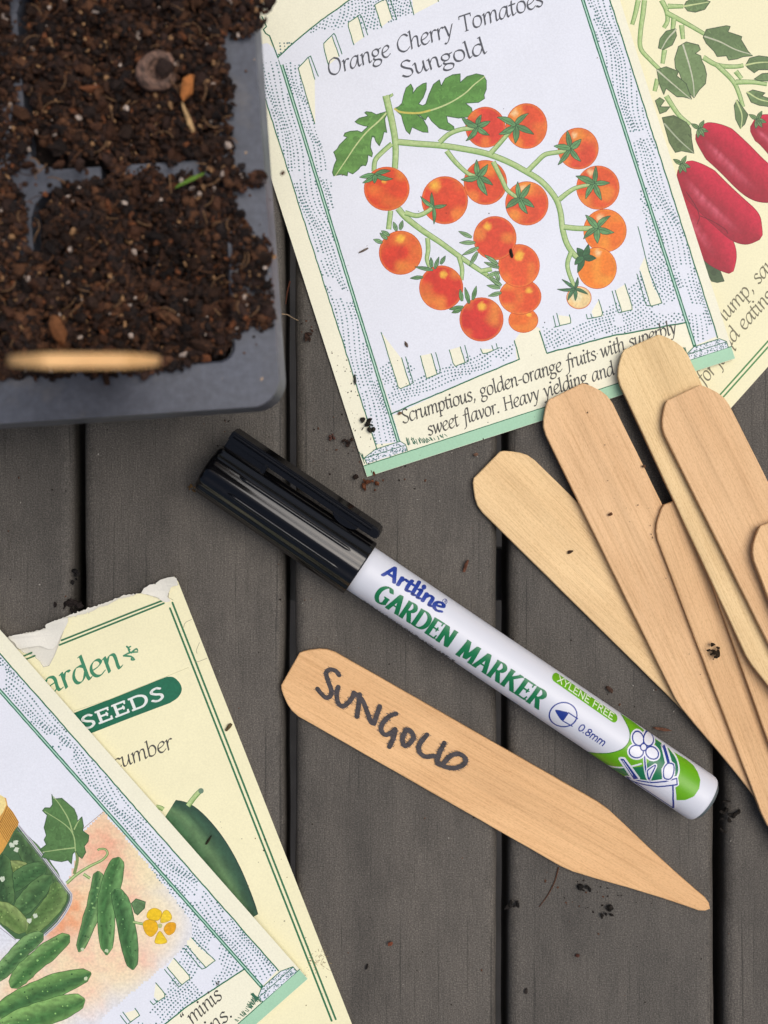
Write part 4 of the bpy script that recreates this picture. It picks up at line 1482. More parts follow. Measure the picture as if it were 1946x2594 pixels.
# ================================================================== pickling cucumber packet
def pickle_packet():
    u = (0.750, -0.661)
    v = (-0.661, -0.750)
    L, H = 980, 1330
    o = (780 - u[0] * L, 2480 - u[1] * L)
    fr = Frame(o, u, v)
    root = thing('seed_packet', 'seed packet with a painted jar of pickles and small cucumbers, lying over the torn packet', 'seed packet', W(200, 2200, 0.0), 'paper seed packets on the table')
    TH = 0.0005
    hf = sheet(fr, 85, lambda u: 0.0019 + TH + 0.0006 * max(0, (u - L + 300) / 300) ** 2 + 0.00012 * math.sin(u / 150), lambda v: 0.00015 * math.sin(v / 160))
    sl = grid_slices(fr, L, H, 85)
    envelope(root, [fr(0, 0), fr(L, 0), fr(L, H), fr(0, H)], hf, TH, CREAM, sl)
    b = trellis(fr, L, 1290, left=False)
    b.build('trellis_border', M_PRINT, root, placer(hf), sl)
    a = Art(over=b)
    q = Q(0, 1944, 650 / 1659)
    # table wash: peach and yellow washes fading outwards
    wash = q("668,288 700,330 800,440 900,560 1000,690 1100,810 1190,930 1235,1000 1250,1080 1180,1170 1080,1270 960,1370 820,1480 700,1590 600,1700 0,2000 -400,1800 -300,900 100,1000 430,770 560,390")
    spots = [(q(s)[0], r, c) for s, r, c in (("650,420", 40, C(240, 172, 140)), ("700,520", 34, C(242, 180, 150)), ("560,500", 30, C(244, 190, 160)), ("420,650", 34, C(242, 186, 158)), ("660,600", 30, C(242, 170, 144)), ("820,680", 22, C(246, 196, 168)),
             ("470,900", 44, C(240, 168, 124)), ("430,1000", 36, C(236, 146, 92)), ("540,1220", 40, C(246, 200, 172)), ("760,1230", 36, C(246, 202, 174)), ("930,1230", 26, C(244, 190, 168)), ("140,1440", 44, C(244, 194, 166)), ("560,1480", 34, C(246, 200, 174)),
             ("860,840", 22, C(244, 184, 160)), ("960,1080", 40, C(248, 220, 196)), ("300,1250", 30, C(246, 206, 178)), ("330,1050", 30, C(240, 160, 110)))]
    wc = [q("600,900")[0], q("760,760")[0], q("900,1000")[0], q("500,1300")[0], q("200,1500")[0], q("750,1200")[0], q("640,480")[0], q("860,640")[0]]
    def wcol(x, y):
        k = max(math.exp(-(math.hypot(x - c[0], y - c[1]) / 112) ** 4) for c in wc)
        c = mixc(WHITE, C(246, 232, 190), k)
        for (sx, sy), r, col in spots:
            c = mixc(c, col, .66 * math.exp(-((x - sx) ** 2 + (y - sy) ** 2) / (2 * r * r)) * (0.45 + .9 * vnoise(x / 13, y / 13, 12)))
        return sc(c, .985 + .03 * vnoise(x / 9, y / 9, 13))
    a.field(wash, 6.5, wcol)
    def blot(s, col, n=1, r=40, al=.5):
        p0 = q(s)[0]
        for k in range(n):
            p = (p0[0] + R.gauss(0, r * .4), p0[1] + R.gauss(0, r * .4))
            ring = [(p[0] + r * math.cos(i * .52) * R.uniform(.6, 1.2), p[1] + r * math.sin(i * .52) * R.uniform(.6, 1.2)) for i in range(12)]
            a.poly(smooth(ring, 3, True), mixc(C(243, 224, 188), col, al), .04)
    a.line(q("668,288 540,395"), 1.5, C(170, 140, 120))
    # jar: glass body, pickles, gold lid
    jar = q("-300,300 125,380 280,580 430,780 462,830 440,900 370,1000 290,1080 200,1115 100,1110 -40,980 -300,760")
    a.poly(jar, C(70, 106, 66), .15)
    def cuke(s, w, c1=C(62, 108, 62), c2=C(124, 164, 102), warty=True):
        sp = smooth(q(s), 7)
        w = w * .88
        bs = R.uniform(0, 90)
        def wd(x):
            return w * min(1, math.sin(max(.0, min(1, x)) * math.pi) ** .34 + .05) * (.93 + .14 * vnoise(x * 16 + bs, bs, 4))
        a.strip(sp, lambda x: wd(x) + 1.3, lambda x, t: sc(c1, .55), 2)
        sd = R.uniform(0, 50)
        def cf(x, t):
            c = mixc(c2, c1, .5 + .5 * math.sin(t * 2.6 + .8))
            return sc(c, .58 + .84 * vnoise(x * 34 + sd, t * 6 + sd, 6))
        a.strip(sp, wd, cf, 8)
        for k in range(int(len(sp) * .9)):
            i = R.randrange(3, len(sp) - 3)
            o = R.uniform(-.75, .75) * w * .8
            dx, dy = sp[i + 1][0] - sp[i - 1][0], sp[i + 1][1] - sp[i - 1][1]
            d = math.hypot(dx, dy) or 1
            a.dots([(sp[i][0] - dy / d * o, sp[i][1] + dx / d * o)], R.uniform(1.4, 2.6), R.choice([sc(c2, 1.2), sc(c1, .7)]))
    dk, md = C(60, 90, 56), C(118, 142, 86)
    cuke("100,420 200,560 300,690 380,800", 30, dk, C(92, 128, 76))
    cuke("-80,640 40,650 190,650", 22, C(110, 132, 70), C(140, 158, 96))
    cuke("60,790 160,700 300,640", 26, C(58, 98, 56), C(86, 126, 76))
    cuke("20,560 20,760 60,900", 28, C(52, 86, 52), C(82, 118, 70))
    cuke("100,960 200,840 330,700", 28, C(62, 100, 58), C(96, 134, 80))
    cuke("360,740 370,840 280,960 170,1080", 28, C(84, 118, 62), C(116, 146, 84))
    cuke("-60,900 60,960 170,1060", 30, C(96, 128, 66), C(136, 160, 96))
    for s in ("60,500", "120,540", "90,480", "20,730", "190,990", "230,960"):
        blot(s, C(200, 216, 196), 1, 7, .9)
    a.line(smooth(q("122,378 280,580 430,780 462,830 445,900 380,1000 290,1085"), 4), 6, C(206, 208, 214))
    a.line(smooth(q("122,378 280,580 430,780 462,830 445,900 380,1000 290,1085"), 4), 1.6, C(128, 124, 140))
    a.line(smooth(q("110,395 270,590 418,790 448,835 430,900 365,990 280,1075"), 4), 1.4, C(128, 124, 140))
    a.line(q("-100,960 100,1115"), 1.5, C(130, 126, 140))
    lid = q("-200,-20 0,180 40,200 50,250 85,290 120,350 118,375 90,410 60,470 20,540 -60,640 -300,400")
    a.poly(lid, C(214, 160, 76), .12)
    a.poly(q("-200,-40 0,178 30,195 42,240 20,290 -10,330 -200,200"), C(240, 220, 150), .06)
    for k in range(12):
        t0 = k / 12
        p0 = q("60,262")[0]; p1 = q("-20,400")[0]
        x, y = p0[0] + (p1[0] - p0[0]) * t0, p0[1] + (p1[1] - p0[1]) * t0
        a.line([(x, y), (x + 24, y + 38)], 1.5, C(150, 104, 40))
    a.line(smooth(q("48,250 20,320 -20,390"), 4), 2, C(150, 104, 40))
    # leaf, tendril
    a.strip(smooth(q("490,520 500,600 480,690"), 6), lambda s: 4, lambda s, t: C(128, 150, 90), 2)
    stem(a, q("430,750 500,690 580,640 660,600 695,560 680,530 640,530 625,545"), 7, 4)
    stem(a, q("540,690 585,720"), 6)
    leaf(a, q("335,175 345,205 400,200 440,235 480,270 500,320 500,350 530,320 540,380 535,410 575,440 570,480 545,510 555,550 530,590 510,575 490,540 470,560 462,625 440,600 400,610 360,605 300,590 270,580 290,550 260,530 300,500 285,470 300,440 285,390 295,350 305,310 275,280 290,262 325,262 340,240"),
         [q("488,540 475,440 420,370 290,285"), q("470,420 440,330 385,240 345,190"), q("485,520 400,530 275,548"), q("480,400 500,360 515,340")], C(88, 128, 74), veincol=C(166, 192, 130), vw=3.6, patches=14)
    # cucumbers on the cloth
    cuke("635,670 630,800 590,960 510,1195", 21)
    cuke("770,580 730,720 690,900 690,1215", 27, C(64, 112, 60), C(112, 160, 96))
    cuke("745,785 790,900 830,1100 860,1310", 25, C(56, 102, 56), C(98, 146, 88))
    cuke("-60,1390 60,1270 170,1150 280,1075", 24)
    cuke("70,1425 170,1310 300,1200 450,1085", 27, C(66, 116, 60), C(122, 164, 96))
    cuke("-40,1600 150,1500 330,1420 590,1330", 33, C(60, 106, 58), C(118, 164, 90))
    cuke("-60,1720 150,1640 350,1570 550,1500", 36, C(70, 118, 62), C(132, 176, 100))
    for s in ("520,1175", "700,1190", "555,1365"):
        blot(s, C(196, 214, 176), 1, 5, .9)
    leaf(a, q("850,880 880,850 940,870 935,910 890,955 870,940"), None, C(98, 134, 88))
    stem(a, q("860,1000 930,1015"), 5)
    # yellow flower
    yl = C(240, 200, 30)
    for s, c in (("960,930 1000,910 1045,935 1030,985 990,990 950,970", yl), ("1060,930 1085,925 1110,960 1100,990 1040,1005 1045,960", C(242, 208, 50)), ("925,1010 960,985 1010,1000 1020,1050 980,1095 940,1070", C(238, 184, 24)),
                 ("1060,1040 1090,1005 1135,1010 1130,1060 1095,1085 1070,1070", C(234, 168, 28)), ("1030,1060 1060,1090 1080,1130 1040,1142 1000,1130", C(240, 206, 44))):
        pp = smooth(q(s), 4, True)
        a.poly(pp, c, .1)
        a.line(pp, 1.2, C(190, 150, 40), True)
    a.disc(*q("1035,1025")[0], 6, 6, lambda x, y: C(186, 190, 120), 2, 10)
    a.build('pickle_jar_picture', M_ART, root, placer(hf), sl)
    t = Art(over=a)
    put_text(t, '(minis)', (476, 2606), (576, 2518), 4.9, INK, w=1.0, t=.38, shear=.14)
    put_text(t, 'gherkins.', (436, 2709), (592, 2572), 4.9, INK, w=1.0, t=.38, shear=.14)
    t.build('lettering', M_INK, root, placer(hf), sl)
    return hf
HF_PICK = pickle_packet()

# ------------------------------------------------------------------ garden marker pen
def glossy(name, col, rough, spec=0.5, streak=0.0, fine=9000):
    m, nt, b = new_mat(name)
    b.inputs['Base Color'].default_value = (*col, 1)
    b.inputs['Roughness'].default_value = rough
    b.inputs['Specular IOR Level'].default_value = spec
    v = coords(nt, (70, fine, fine))
    f = noise(nt, v, 1.0, 3, 0.7)
    if streak:
        bump(nt, b, f, streak, 0.00010)
        nt.links.new(ramp(nt, f, [(0.35, rough), (0.7, rough + 0.12)]), b.inputs['Roughness'])
    return m

PEN0 = (534.0, 1184.0)
PD = (0.8295, 0.5588)
PN = (0.5588, -0.8295)
PK = PX * (CAM_H - 0.0062) / CAM_H
def pen_xy(px, py):
    dx, dy = px - PEN0[0], py - PEN0[1]
    return (dx * PD[0] + dy * PD[1]) * PK, (dx * PN[0] + dy * PN[1]) * PK

def marker_pen():
    Rb = 64.0 * PK
    Rc0, Rc1 = 72.0 * PK, 77.0 * PK
    XL = 1512 * PK
    p0 = W(PEN0[0], PEN0[1], 0.0068)
    root = thing('marker_pen', 'white garden marker pen with green lettering and a glossy black clip cap', 'marker pen', (p0[0], p0[1], 0))
    root.rotation_euler = (0, 0, -math.atan2(PD[1], PD[0]))
    za = lambda x: 0.0070 + (0.00575 - 0.0070) * x / XL
    black = glossy('black_cap_plastic', C(8, 8, 10), 0.08, 0.5, 0.12, 5200)
    white = glossy('white_barrel_paint', C(209, 212, 220), 0.34, 0.4, 0.05, 3000)
    grey = glossy('grey_plug', C(86, 96, 98), 0.35)
    def loft(name, secs, mat, segs=96, facet=0.0, nf=10, cap0=True, cap1=True, parent=root, sm=True):
        bm = bmesh.new()
        rows = []
        for x, r in secs:
            row = []
            for k in range(segs):
                t = 2 * math.pi * (k + .5) / segs
                rr = r
                if facet:
                    w = 2 * math.pi / nf
                    a = ((t + 0.21) % w) - w / 2
                    rr = r if facet == 1 else r * (1 - facet * (1 + math.cos(nf * t + 0.9)))
                row.append(bm.verts.new((x, math.cos(t) * rr, za(x) + math.sin(t) * rr)))
            rows.append(row)
        for a, b in zip(rows, rows[1:]):
            for k in range(segs):
                bm.faces.new((a[k], b[k], b[(k + 1) % segs], a[(k + 1) % segs]))
        if cap0:
            bm.faces.new(rows[0][::-1])
        if cap1:
            bm.faces.new(rows[-1])
        bmesh.ops.recalc_face_normals(bm, faces=bm.faces[:])
        me = bpy.data.meshes.new(name)
        bm.to_mesh(me)
        bm.free()
        if sm:
            me.polygons.foreach_set('use_smooth', [True] * len(me.polygons))
        return link_mesh(name, me, mat, parent, False)
    px = PK
    xc = 457 * px
    loft('cap', [(-9 * px, 10 * px), (-8 * px, 40 * px), (-5 * px, 60 * px), (0, 68.5 * px), (5 * px, 71.5 * px), (14 * px, Rc0), (xc - 5 * px, Rc1), (xc - 1.5 * px, Rc1 * .992), (xc, Rc1 * .97), (xc, 62 * px)], black, 312, 0.019, 13)
    barrel = loft('barrel', [(xc - 30 * px, Rb), (xc + 20 * px, Rb), (900 * px, Rb), (1490 * px, Rb), (1499 * px, Rb * .985), (1504 * px, Rb * .95), (1506 * px, Rb * .88)], white, 96)
    loft('end_plug', [(1500 * px, Rb * .87), (1508 * px, Rb * .86), (1514 * px, Rb * .8), (1519 * px, Rb * .6), (1521 * px, Rb * .2)], grey, 64)
    # cap clip: arm, root block, thumb pad
    def block(name, pts_xy, z0, z1, mat, bev=0.0004, parent=root, tilt=0.0):
        bm = bmesh.new()
        a = [bm.verts.new((x * px, y * px, z0)) for x, y in pts_xy]
        f = bm.faces.new(a)
        r = bmesh.ops.extrude_face_region(bm, geom=[f])
        for v in [g for g in r['geom'] if isinstance(g, bmesh.types.BMVert)]:
            v.co.z = z1
        bmesh.ops.recalc_face_normals(bm, faces=bm.faces[:])
        if tilt:
            for v in bm.verts:
                v.co.z -= (v.co.y - 92 * px) * tilt if v.co.z > (z0 + z1) / 2 else 0
        bmesh.ops.bevel(bm, geom=bm.edges[:], offset=bev, segments=5, affect='EDGES', clamp_overlap=True)
        for v in bm.verts:
            zz = za(v.co.x)
            tt = v.co.z
            v.co.y, v.co.z = v.co.y * math.cos(TH) - tt * math.sin(TH), zz + v.co.y * math.sin(TH) + tt * math.cos(TH)
        me = bpy.data.meshes.new(name)
        bm.to_mesh(me)
        bm.free()
        me.polygons.foreach_set('use_smooth', [False] * len(me.polygons))
        return link_mesh(name, me, mat, parent, False)
    TH = math.radians(17)                 # the clip sits a little above the side of the cap
    clip = block('pocket_clip', [(2, 90), (2, 119), (440, 118), (449, 111), (450, 96), (446, 90), (300, 88)], -34 * px, 17 * px, black, 0.0006)
    block('clip_root', [(3, 55), (3, 93), (124, 91), (124, 60)], -24 * px, 12 * px, black, 0.0003, clip)
    block('clip_rail', [(5, 104), (5, 116), (430, 115), (430, 103)], 12 * px, 23 * px, black, 0.0005, clip)
    pad = [(360 + 38 * math.cos(t) - 2, 92 - 18 * math.sin(t)) for t in [math.pi * k / 14 for k in range(15)]]
    block('thumb_pad', pad, -20 * px, 19 * px, black, 0.0002, clip)
    block('clip_bridge', [(112, 62), (112, 94), (124, 94), (124, 62)], 4 * px, 20 * px, black, 0.0002, clip)
    for x in (52, 70):
        bm = bmesh.new()
        pts = []
        for k in range(11):
            t = math.radians(40 + 27 * k)
            pts.append(((x + 5.5 * math.cos(t)) * px, (79 + 5.5 * math.sin(t)) * px))
        tz = 12.4 * px
        for a, b in zip(pts, pts[1:]):
            h = hull([(a[0] + dx, a[1] + dy) for dx in (-1e-4, 1e-4) for dy in (-1e-4, 1e-4)] + [(b[0] + dx, b[1] + dy) for dx in (-1e-4, 1e-4) for dy in (-1e-4, 1e-4)])
            vs = []
            for q in h:
                tt = tz + len(bm.faces) * 1e-6
                vs.append(bm.verts.new((q[0], q[1] * math.cos(TH) - tt * math.sin(TH), za(q[0]) + q[1] * math.sin(TH) + tt * math.cos(TH))))
            bm.faces.new(vs)
        me = bpy.data.meshes.new('moulded_mark')
        bm.to_mesh(me)
        bm.free()
        link_mesh('moulded_mark', me, black, clip, False)
    # raised grip ridges
    for th, x0, x1 in ((math.radians(70), 78, 415), (math.radians(112), 78, 412)):
        bm = bmesh.new()
        rows = []
        for i in range(41):
            x = x0 + (x1 - x0) * i / 40
            e = min(1, (min(i, 40 - i) / 2.0)) ** .5 if min(i, 40 - i) < 2 else 1
            e = max(e, .05)
            r = (Rc0 + (Rc1 - Rc0) * x / 457) * 0.972
            row = []
            for k in range(9):
                a = -1 + 2 * k / 8
                ang = th + a * e * 5.2 * px / r
                rr = r + 0.00042 * (1 - a * a) ** .5 * e
                row.append(bm.verts.new((x * px, math.cos(ang) * rr, za(x * px) + math.sin(ang) * rr)))
            rows.append(row)
        for a, b in zip(rows, rows[1:]):
            for k in range(8):
                bm.faces.new((a[k], b[k], b[k + 1], a[k + 1]))
        bmesh.ops.recalc_face_normals(bm, faces=bm.faces[:])
        me = bpy.data.meshes.new('grip_ridge')
        bm.to_mesh(me)
        bm.free()
        me.polygons.foreach_set('use_smooth', [True] * len(me.polygons))
        link_mesh('grip_ridge', me, black, root, False)

    # print wrapped round the barrel
    lim = 0.992
    def place(qx, qy, dz):
        x, y = pen_xy(qx, qy)
        y = max(-lim * Rb, min(lim * Rb, y))
        s = math.asin(y / Rb)
        st = math.radians(4)
        k = math.floor(s / st + 1e-6)
        ya, yb = Rb * math.sin(k * st), Rb * math.sin((k + 1) * st)
        t = (y - ya) / (yb - ya)
        c0, c1 = math.cos(k * st), math.cos((k + 1) * st)
        n = math.sqrt(max(0, 1 - (y / Rb) ** 2))
        return (x, y + dz * y / Rb, za(x) + Rb * (c0 * (1 - t) + c1 * t) + dz * n)
    sl = []
    for d in range(-80, 81, 4):
        y = math.sin(math.radians(d)) * Rb / PK
        sl.append(((PEN0[0] + PN[0] * y, PEN0[1] + PN[1] * y, 0), (PN[0], PN[1], 0)))
    q = Q(1300, 1600, 560 / 1659)
    BL, GD, GL, WH = C(34, 58, 140), C(24, 112, 66), C(104, 172, 22), C(226, 228, 236)
    a = Art(20e-6)
    a.poly(q("800,612 822,660 842,715 840,770 815,815 770,852 700,878 640,888 558,896 640,965 720,1015 830,1085 910,1150 1180,1232 1250,1225 1310,1195 1350,1140 1366,1080 1355,1030 1330,985 1280,945 1180,885 1000,755 880,660"), GL, .04)
    a.line(smooth(q("558,896 640,888 700,878 770,852 815,815 840,770 842,715 822,660 800,612"), 4), 2.4, C(70, 132, 30))
    a.poly(smooth(q("1030,790 1090,825 1150,870 1190,930 1205,1000 1180,1070 1100,1085 1000,1085 960,1080 880,1080 800,1050 740,1015 820,990 900,980 960,960 1000,900 1050,860"), 3, True), C(30, 116, 76), .08)
    a.line(smooth(q("700,1002 780,995 860,975 920,955"), 4), 4.5, WH)
    a.line(smooth(q("1150,850 1195,920 1205,1000 1185,1060"), 4), 4.5, WH)
    # flower pot with flower, leaf, trowel, brush
    pot = q("840,1075 900,1092 1000,1098 1180,1058 1188,1105 1160,1125 1190,1310 1120,1260 960,1160 870,1110")
    def cut(pts, w=9):
        a.line(pts, w, WH, True)
    cut(pot, 9)
    a.poly(pot, WH)
    a.line(q("840,1076 900,1092 1000,1100 1100,1085 1183,1062 1186,1108 1050,1130 950,1122 868,1108 840,1076"), 3.6, BL)
    a.line(q("1155,1120 1165,1220 1185,1308"), 4.2, BL)
    a.line(q("1185,1308 1120,1265 1000,1185 905,1120"), 2.4, BL)
    st = smooth(q("945,900 952,980 970,1050 990,1085"), 4)
    a.line(st, 9, WH); a.line(st, 4.4, BL)
    lf = smooth(q("985,1075 1000,1030 1020,985 1025,965 990,985 968,1010 975,1050"), 3, True)
    cut(lf, 9); a.poly(lf, WH); a.line(lf, 3.4, BL, True)
    tw = q("770,920 795,920 912,1075 885,1088")
    cut(tw, 9); a.poly(tw, BL)
    a.line(q("790,935 870,1050"), 1.6, WH)
    br = q("1095,840 1120,832 1142,950 1165,968 1160,1030 1130,1070 1088,1062 1082,1000 1112,955")
    cut(br, 9); a.poly(br, WH)
    a.poly(q("1095,842 1120,834 1138,952 1116,955"), BL)
    a.line(smooth(q("1116,958 1090,985 1085,1030 1095,1062 1135,1066 1160,1025 1166,970 1140,955"), 3, True), 3.4, BL)
    pet = [("905,775", 38, 44, -.5), ("990,785", 36, 42, .7), ("885,865", 48, 40, .1), ("1005,878", 46, 36, .5)]
    for s, rx, ry, ro in pet:
        c = q(s)[0]
        k = 560 / 1659
        a.disc(c[0], c[1], rx * k + 7, ry * k + 7, lambda x, y: WH, 1, 24, ro)
    for s, rx, ry, ro in pet:
        c = q(s)[0]
        a.disc(c[0], c[1], rx * k + 3.4, ry * k + 3.4, lambda x, y: BL, 1, 24, ro)
        a.disc(c[0], c[1], rx * k, ry * k, lambda x, y: WH, 1, 24, ro)
    c = q("942,835")[0]
    a.disc(c[0], c[1], 10, 10, lambda x, y: BL, 1, 18)
    a.disc(c[0], c[1], 6.6, 6.6, lambda x, y: WH, 1, 18)
    # solvent pill
    p0, p1 = q("302,328")[0], q("728,625")[0]
    a.nib([p0, p1], GL, 21, seg=24)
    # nib size mark
    c = (1417.5, 1801)
    a.line([(c[0] + 33.5 * math.cos(t), c[1] + 31.5 * math.sin(t)) for t in [k * .157 for k in range(40)]], 3.4, BL, True)
    a.poly(smooth(q("288,562 310,558 345,566 382,580 345,640 312,605"), 3, True), BL)
    a.line(q("385,577 452,622"), 3.2, BL)
    a.line(q("382,580 345,640 415,680"), 3.2, BL)
    a.build('barrel_picture', M_LABEL, barrel, place, sl, False)
    t = Art(over=a)
    put_text(t, 'XYLENE FREE', q("305,350")[0], q("716,640")[0], 2.05, C(228, 240, 214), w=1.2, t=1.2, ang=0, serifs=False)
    put_text(t, '0.8mm', q("452,702")[0], q("644,828")[0], 2.5, BL, w=1.2, t=1.2, ang=0, serifs=False, sub={'m': 'M1'})
    qa = Q(880, 1350, 520 / 1659)
    put_text(t, 'GARDEN', qa("205,520")[0], qa("802,906")[0], 6.3, C(26, 118, 74), w=2.0, t=.62, ang=8, track=.75)
    put_text(t, 'MARKER', qa("866,958")[0], qa("1522,1395")[0], 6.3, C(26, 118, 74), w=2.0, t=.62, ang=8, track=.75)
    put_text(t, 'Artline', qa("275,325")[0], qa("745,632")[0], 4.35, C(36, 62, 148), w=2.5, t=1.35, ang=15, serifs=False)
    c = qa("778,545")[0]
    t.line([(c[0] + 6 * math.cos(x), c[1] + 6 * math.sin(x)) for x in [k * .45 for k in range(14)]], 1.3, C(36, 62, 148), True)
    put_text(t, 'R', (c[0] - 2.6, c[1] + 1.4), (c[0] + 2.6, c[1] + 4.4), .95, C(36, 62, 148), w=1.2, t=1.2, ang=0, serifs=False)
    put_text(t, 'FOR MARKING ON PLANT LABELS', qa("118,553")[0], qa("855,1038")[0], 1.5, C(58, 58, 64), w=1.1, t=1.1, ang=0, serifs=False, squash=.5)
    t.build('barrel_lettering', M_LABEL, barrel, place, sl, False)
marker_pen()

# ------------------------------------------------------------------ wooden plant stakes
def wood(name, col, seed, coarse=1.0):
    m, nt, b = new_mat(name)
    tc = N(nt, 'ShaderNodeTexCoord')
    mp = N(nt, 'ShaderNodeMapping')
    mp.inputs['Location'].default_value = (seed * 1.37, seed * 0.71, seed * .3)
    mp.inputs['Scale'].default_value = (70, 2600 * coarse, 2600)
    nt.links.new(tc.outputs['Object'], mp.inputs['Vector'])
    g1 = noise(nt, mp.outputs[0], 1.0, 4, 0.65)
    mp2 = N(nt, 'ShaderNodeMapping')
    mp2.inputs['Location'].default_value = (seed * 2.1, seed * 1.9, 0)
    mp2.inputs['Scale'].default_value = (14, 330, 330)
    mp2.inputs['Rotation'].default_value = (0, 0, 0.03 * math.sin(seed))
    nt.links.new(tc.outputs['Object'], mp2.inputs['Vector'])
    g2 = noise(nt, mp2.outputs[0], 1.0, 5, 0.6)
    pores = noise(nt, coords(nt, (1500, 4200, 4200)), 1.0, 2, 0.6)
    blot = noise(nt, coords(nt, (45, 90, 90)), 1.0, 3, 0.5)
    c = ramp(nt, g2, [(0.25, sc(col, 0.90)), (0.5, col), (0.75, sc(col, 1.05))])
    c = mul(nt, c, ramp(nt, g1, [(0.28, (0.82, 0.78, 0.72)), (0.52, (1, 1, 1)), (0.8, (1.06, 1.06, 1.06))]))
    c = mul(nt, c, ramp(nt, pores, [(0.30, (0.86, 0.82, 0.76)), (0.5, (1, 1, 1))]))
    c = mul(nt, c, ramp(nt, blot, [(0.3, (0.92, 0.88, 0.84)), (0.7, (1.03, 1.03, 1.03))]))
    nt.links.new(c, b.inputs['Base Color'])
    b.inputs['Roughness'].default_value = 0.6
    b.inputs['Specular IOR Level'].default_value = 0.3
    ad = N(nt, 'ShaderNodeMath', operation='ADD')
    nt.links.new(g1, ad.inputs[0])
    nt.links.new(pores, ad.inputs[1])
    bump(nt, b, ad.outputs[0], 0.4, 0.00012)
    return m

def sawn_edge():
    m, nt, b = new_mat('sawn_edge')
    f = noise(nt, coords(nt, (1800, 1800, 5000)), 1.0, 4, 0.7)
    nt.links.new(ramp(nt, f, [(0.3, C(140, 100, 66)), (0.7, C(206, 164, 118))]), b.inputs['Base Color'])
    b.inputs['Roughness'].default_value = 0.85
    bump(nt, b, f, 0.8, 0.0003)
    return m
M_SAWN = sawn_edge()
STAKE_T = 0.0017
def stake_outline(Lp, wp, rr):
    h = wp / 2
    half = [(0, 0.50), (7, 0.60), (20, 0.72), (38, 0.86), (56, 0.955), (78, 1.0)]
    pts = []
    up = [(x, f * h) for x, f in half]
    n = 16
    for k in range(1, n):
        up.append((78 + (Lp * .69 - 78) * k / n, h))
    tip = [(Lp * .69, h), (Lp * .715, h * .965), (Lp * .76, h * .83), (Lp * .83, h * .605), (Lp * .90, h * .40), (Lp * .955, h * .255), (Lp * .98, h * .20), (Lp * .993, h * .12), (Lp, 0)]
    up += tip
    lo = [(x, -y) for x, y in up[:-1]][::-1]
    pts = up + lo
    return [(x + rr.uniform(-.3, .3), y + rr.uniform(-.25, .25)) for x, y in pts]

def stake_mesh(scale, Lp, wp, seed):
    rr = random.Random(seed)
    o = stake_outline(Lp, wp, rr)
    n = len(o)
    nor = []
    for i in range(n):
        a, b = o[i - 1], o[(i + 1) % n]
        dx, dy = b[0] - a[0], b[1] - a[1]
        d = math.hypot(dx, dy)
        nor.append((dy / d, -dx / d))
    ar = sum(o[i][0] * o[(i + 1) % n][1] - o[(i + 1) % n][0] * o[i][1] for i in range(n))
    sg = 1 if ar > 0 else -1
    bm = bmesh.new()
    t = STAKE_T
    rings = [(2.6, 0.0), (0.6, 0.00014), (0, 0.00045), (0.3, t * .5), (0, t - 0.00045), (0.7, t - 0.00013), (2.8, t)]
    vs = []
    for ins, z in rings:
        vs.append([bm.verts.new(((p[0] - nn[0] * sg * (ins + rr.uniform(0, .35))) * scale, (p[1] - nn[1] * sg * (ins + rr.uniform(0, .35))) * scale, z)) for p, nn in zip(o, nor)])
    for r, (a, b) in enumerate(zip(vs, vs[1:])):
        for i in range(n):
            f = bm.faces.new((a[i], a[(i + 1) % n], b[(i + 1) % n], b[i]))
            f.material_index = 1 if r in (2, 3) else 0      # the sawn edge
    bm.faces.new(vs[-1])
    bm.faces.new(vs[0][::-1])
    bmesh.ops.recalc_face_normals(bm, faces=bm.faces[:])
    me = bpy.data.meshes.new('plant_stake')
    bm.to_mesh(me)
    bm.free()
    return me

def put_stake(label, group, col, seed, p, d, hgt, pitch, Lp=1190, wp=189, coarse=1.0):
    k = PX * (CAM_H - hgt - STAKE_T) / CAM_H
    me = stake_mesh(k, Lp, wp, seed)
    o = link_mesh('plant_stake', me, wood('stake_wood', col, seed, coarse))
    me.materials.append(M_SAWN)
    X, Y, _ = W(p[0], p[1], hgt + STAKE_T)
    L = math.hypot(*d)
    ang = math.atan2(-d[1] / L, d[0] / L)
    o.matrix_world = Matrix.Translation((X, Y, hgt)) @ Matrix.Rotation(ang, 4, 'Z') @ Matrix.Rotation(-pitch, 4, 'Y')
    tag(o, label, 'plant stake', group)
    return o

GRP = 'wooden plant stakes'
S1 = put_stake('wooden plant stake with dark handwriting on it, lying below the marker pen', GRP, C(224, 181, 131), 1, (735, 1695), (1040, 594), 0.0, 0.0, 1226)
put_stake('blank pale stake lying lowest of the fan, its rounded end nearest the marker pen', GRP, C(231, 199, 149), 2, (1233, 1177), (.712, .702), 0.0, 0.0)
put_stake('blank stake with coarse pinkish grain, its end on the tomato packet foot', GRP, C(224, 185, 139), 3, (1433, 991), (.442, .897), 0.0024, -0.0035, coarse=.6)
put_stake('blank stake with a dark soil clump on it, its end tucked under the palest stake', GRP, C(220, 180, 133), 4, (1727, 1261), (.354, .935), 0.0036, 0.0)
put_stake('blank stake mostly hidden, only a sliver of its edge showing below the palest stake', GRP, C(222, 182, 135), 5, (1821, 1246), (.336, .941), 0.0053, 0.0)
put_stake('palest yellow blank stake, its end covering the word superbly', GRP, C(230, 201, 150), 6, (1625, 867), (.407, .913), 0.0025, 0.075)
put_stake('blank tan stake on top of the palest stake, its end over the yellow packet', GRP, C(223, 184, 138), 7, (1732, 995), (.430, .903), 0.0055, 0.075, wp=182)
put_stake('blank stake cut off by the right edge, topmost of the fan', GRP, C(225, 186, 138), 8, (1972, 1317), (.338, .941), 0.0105, 0.075)

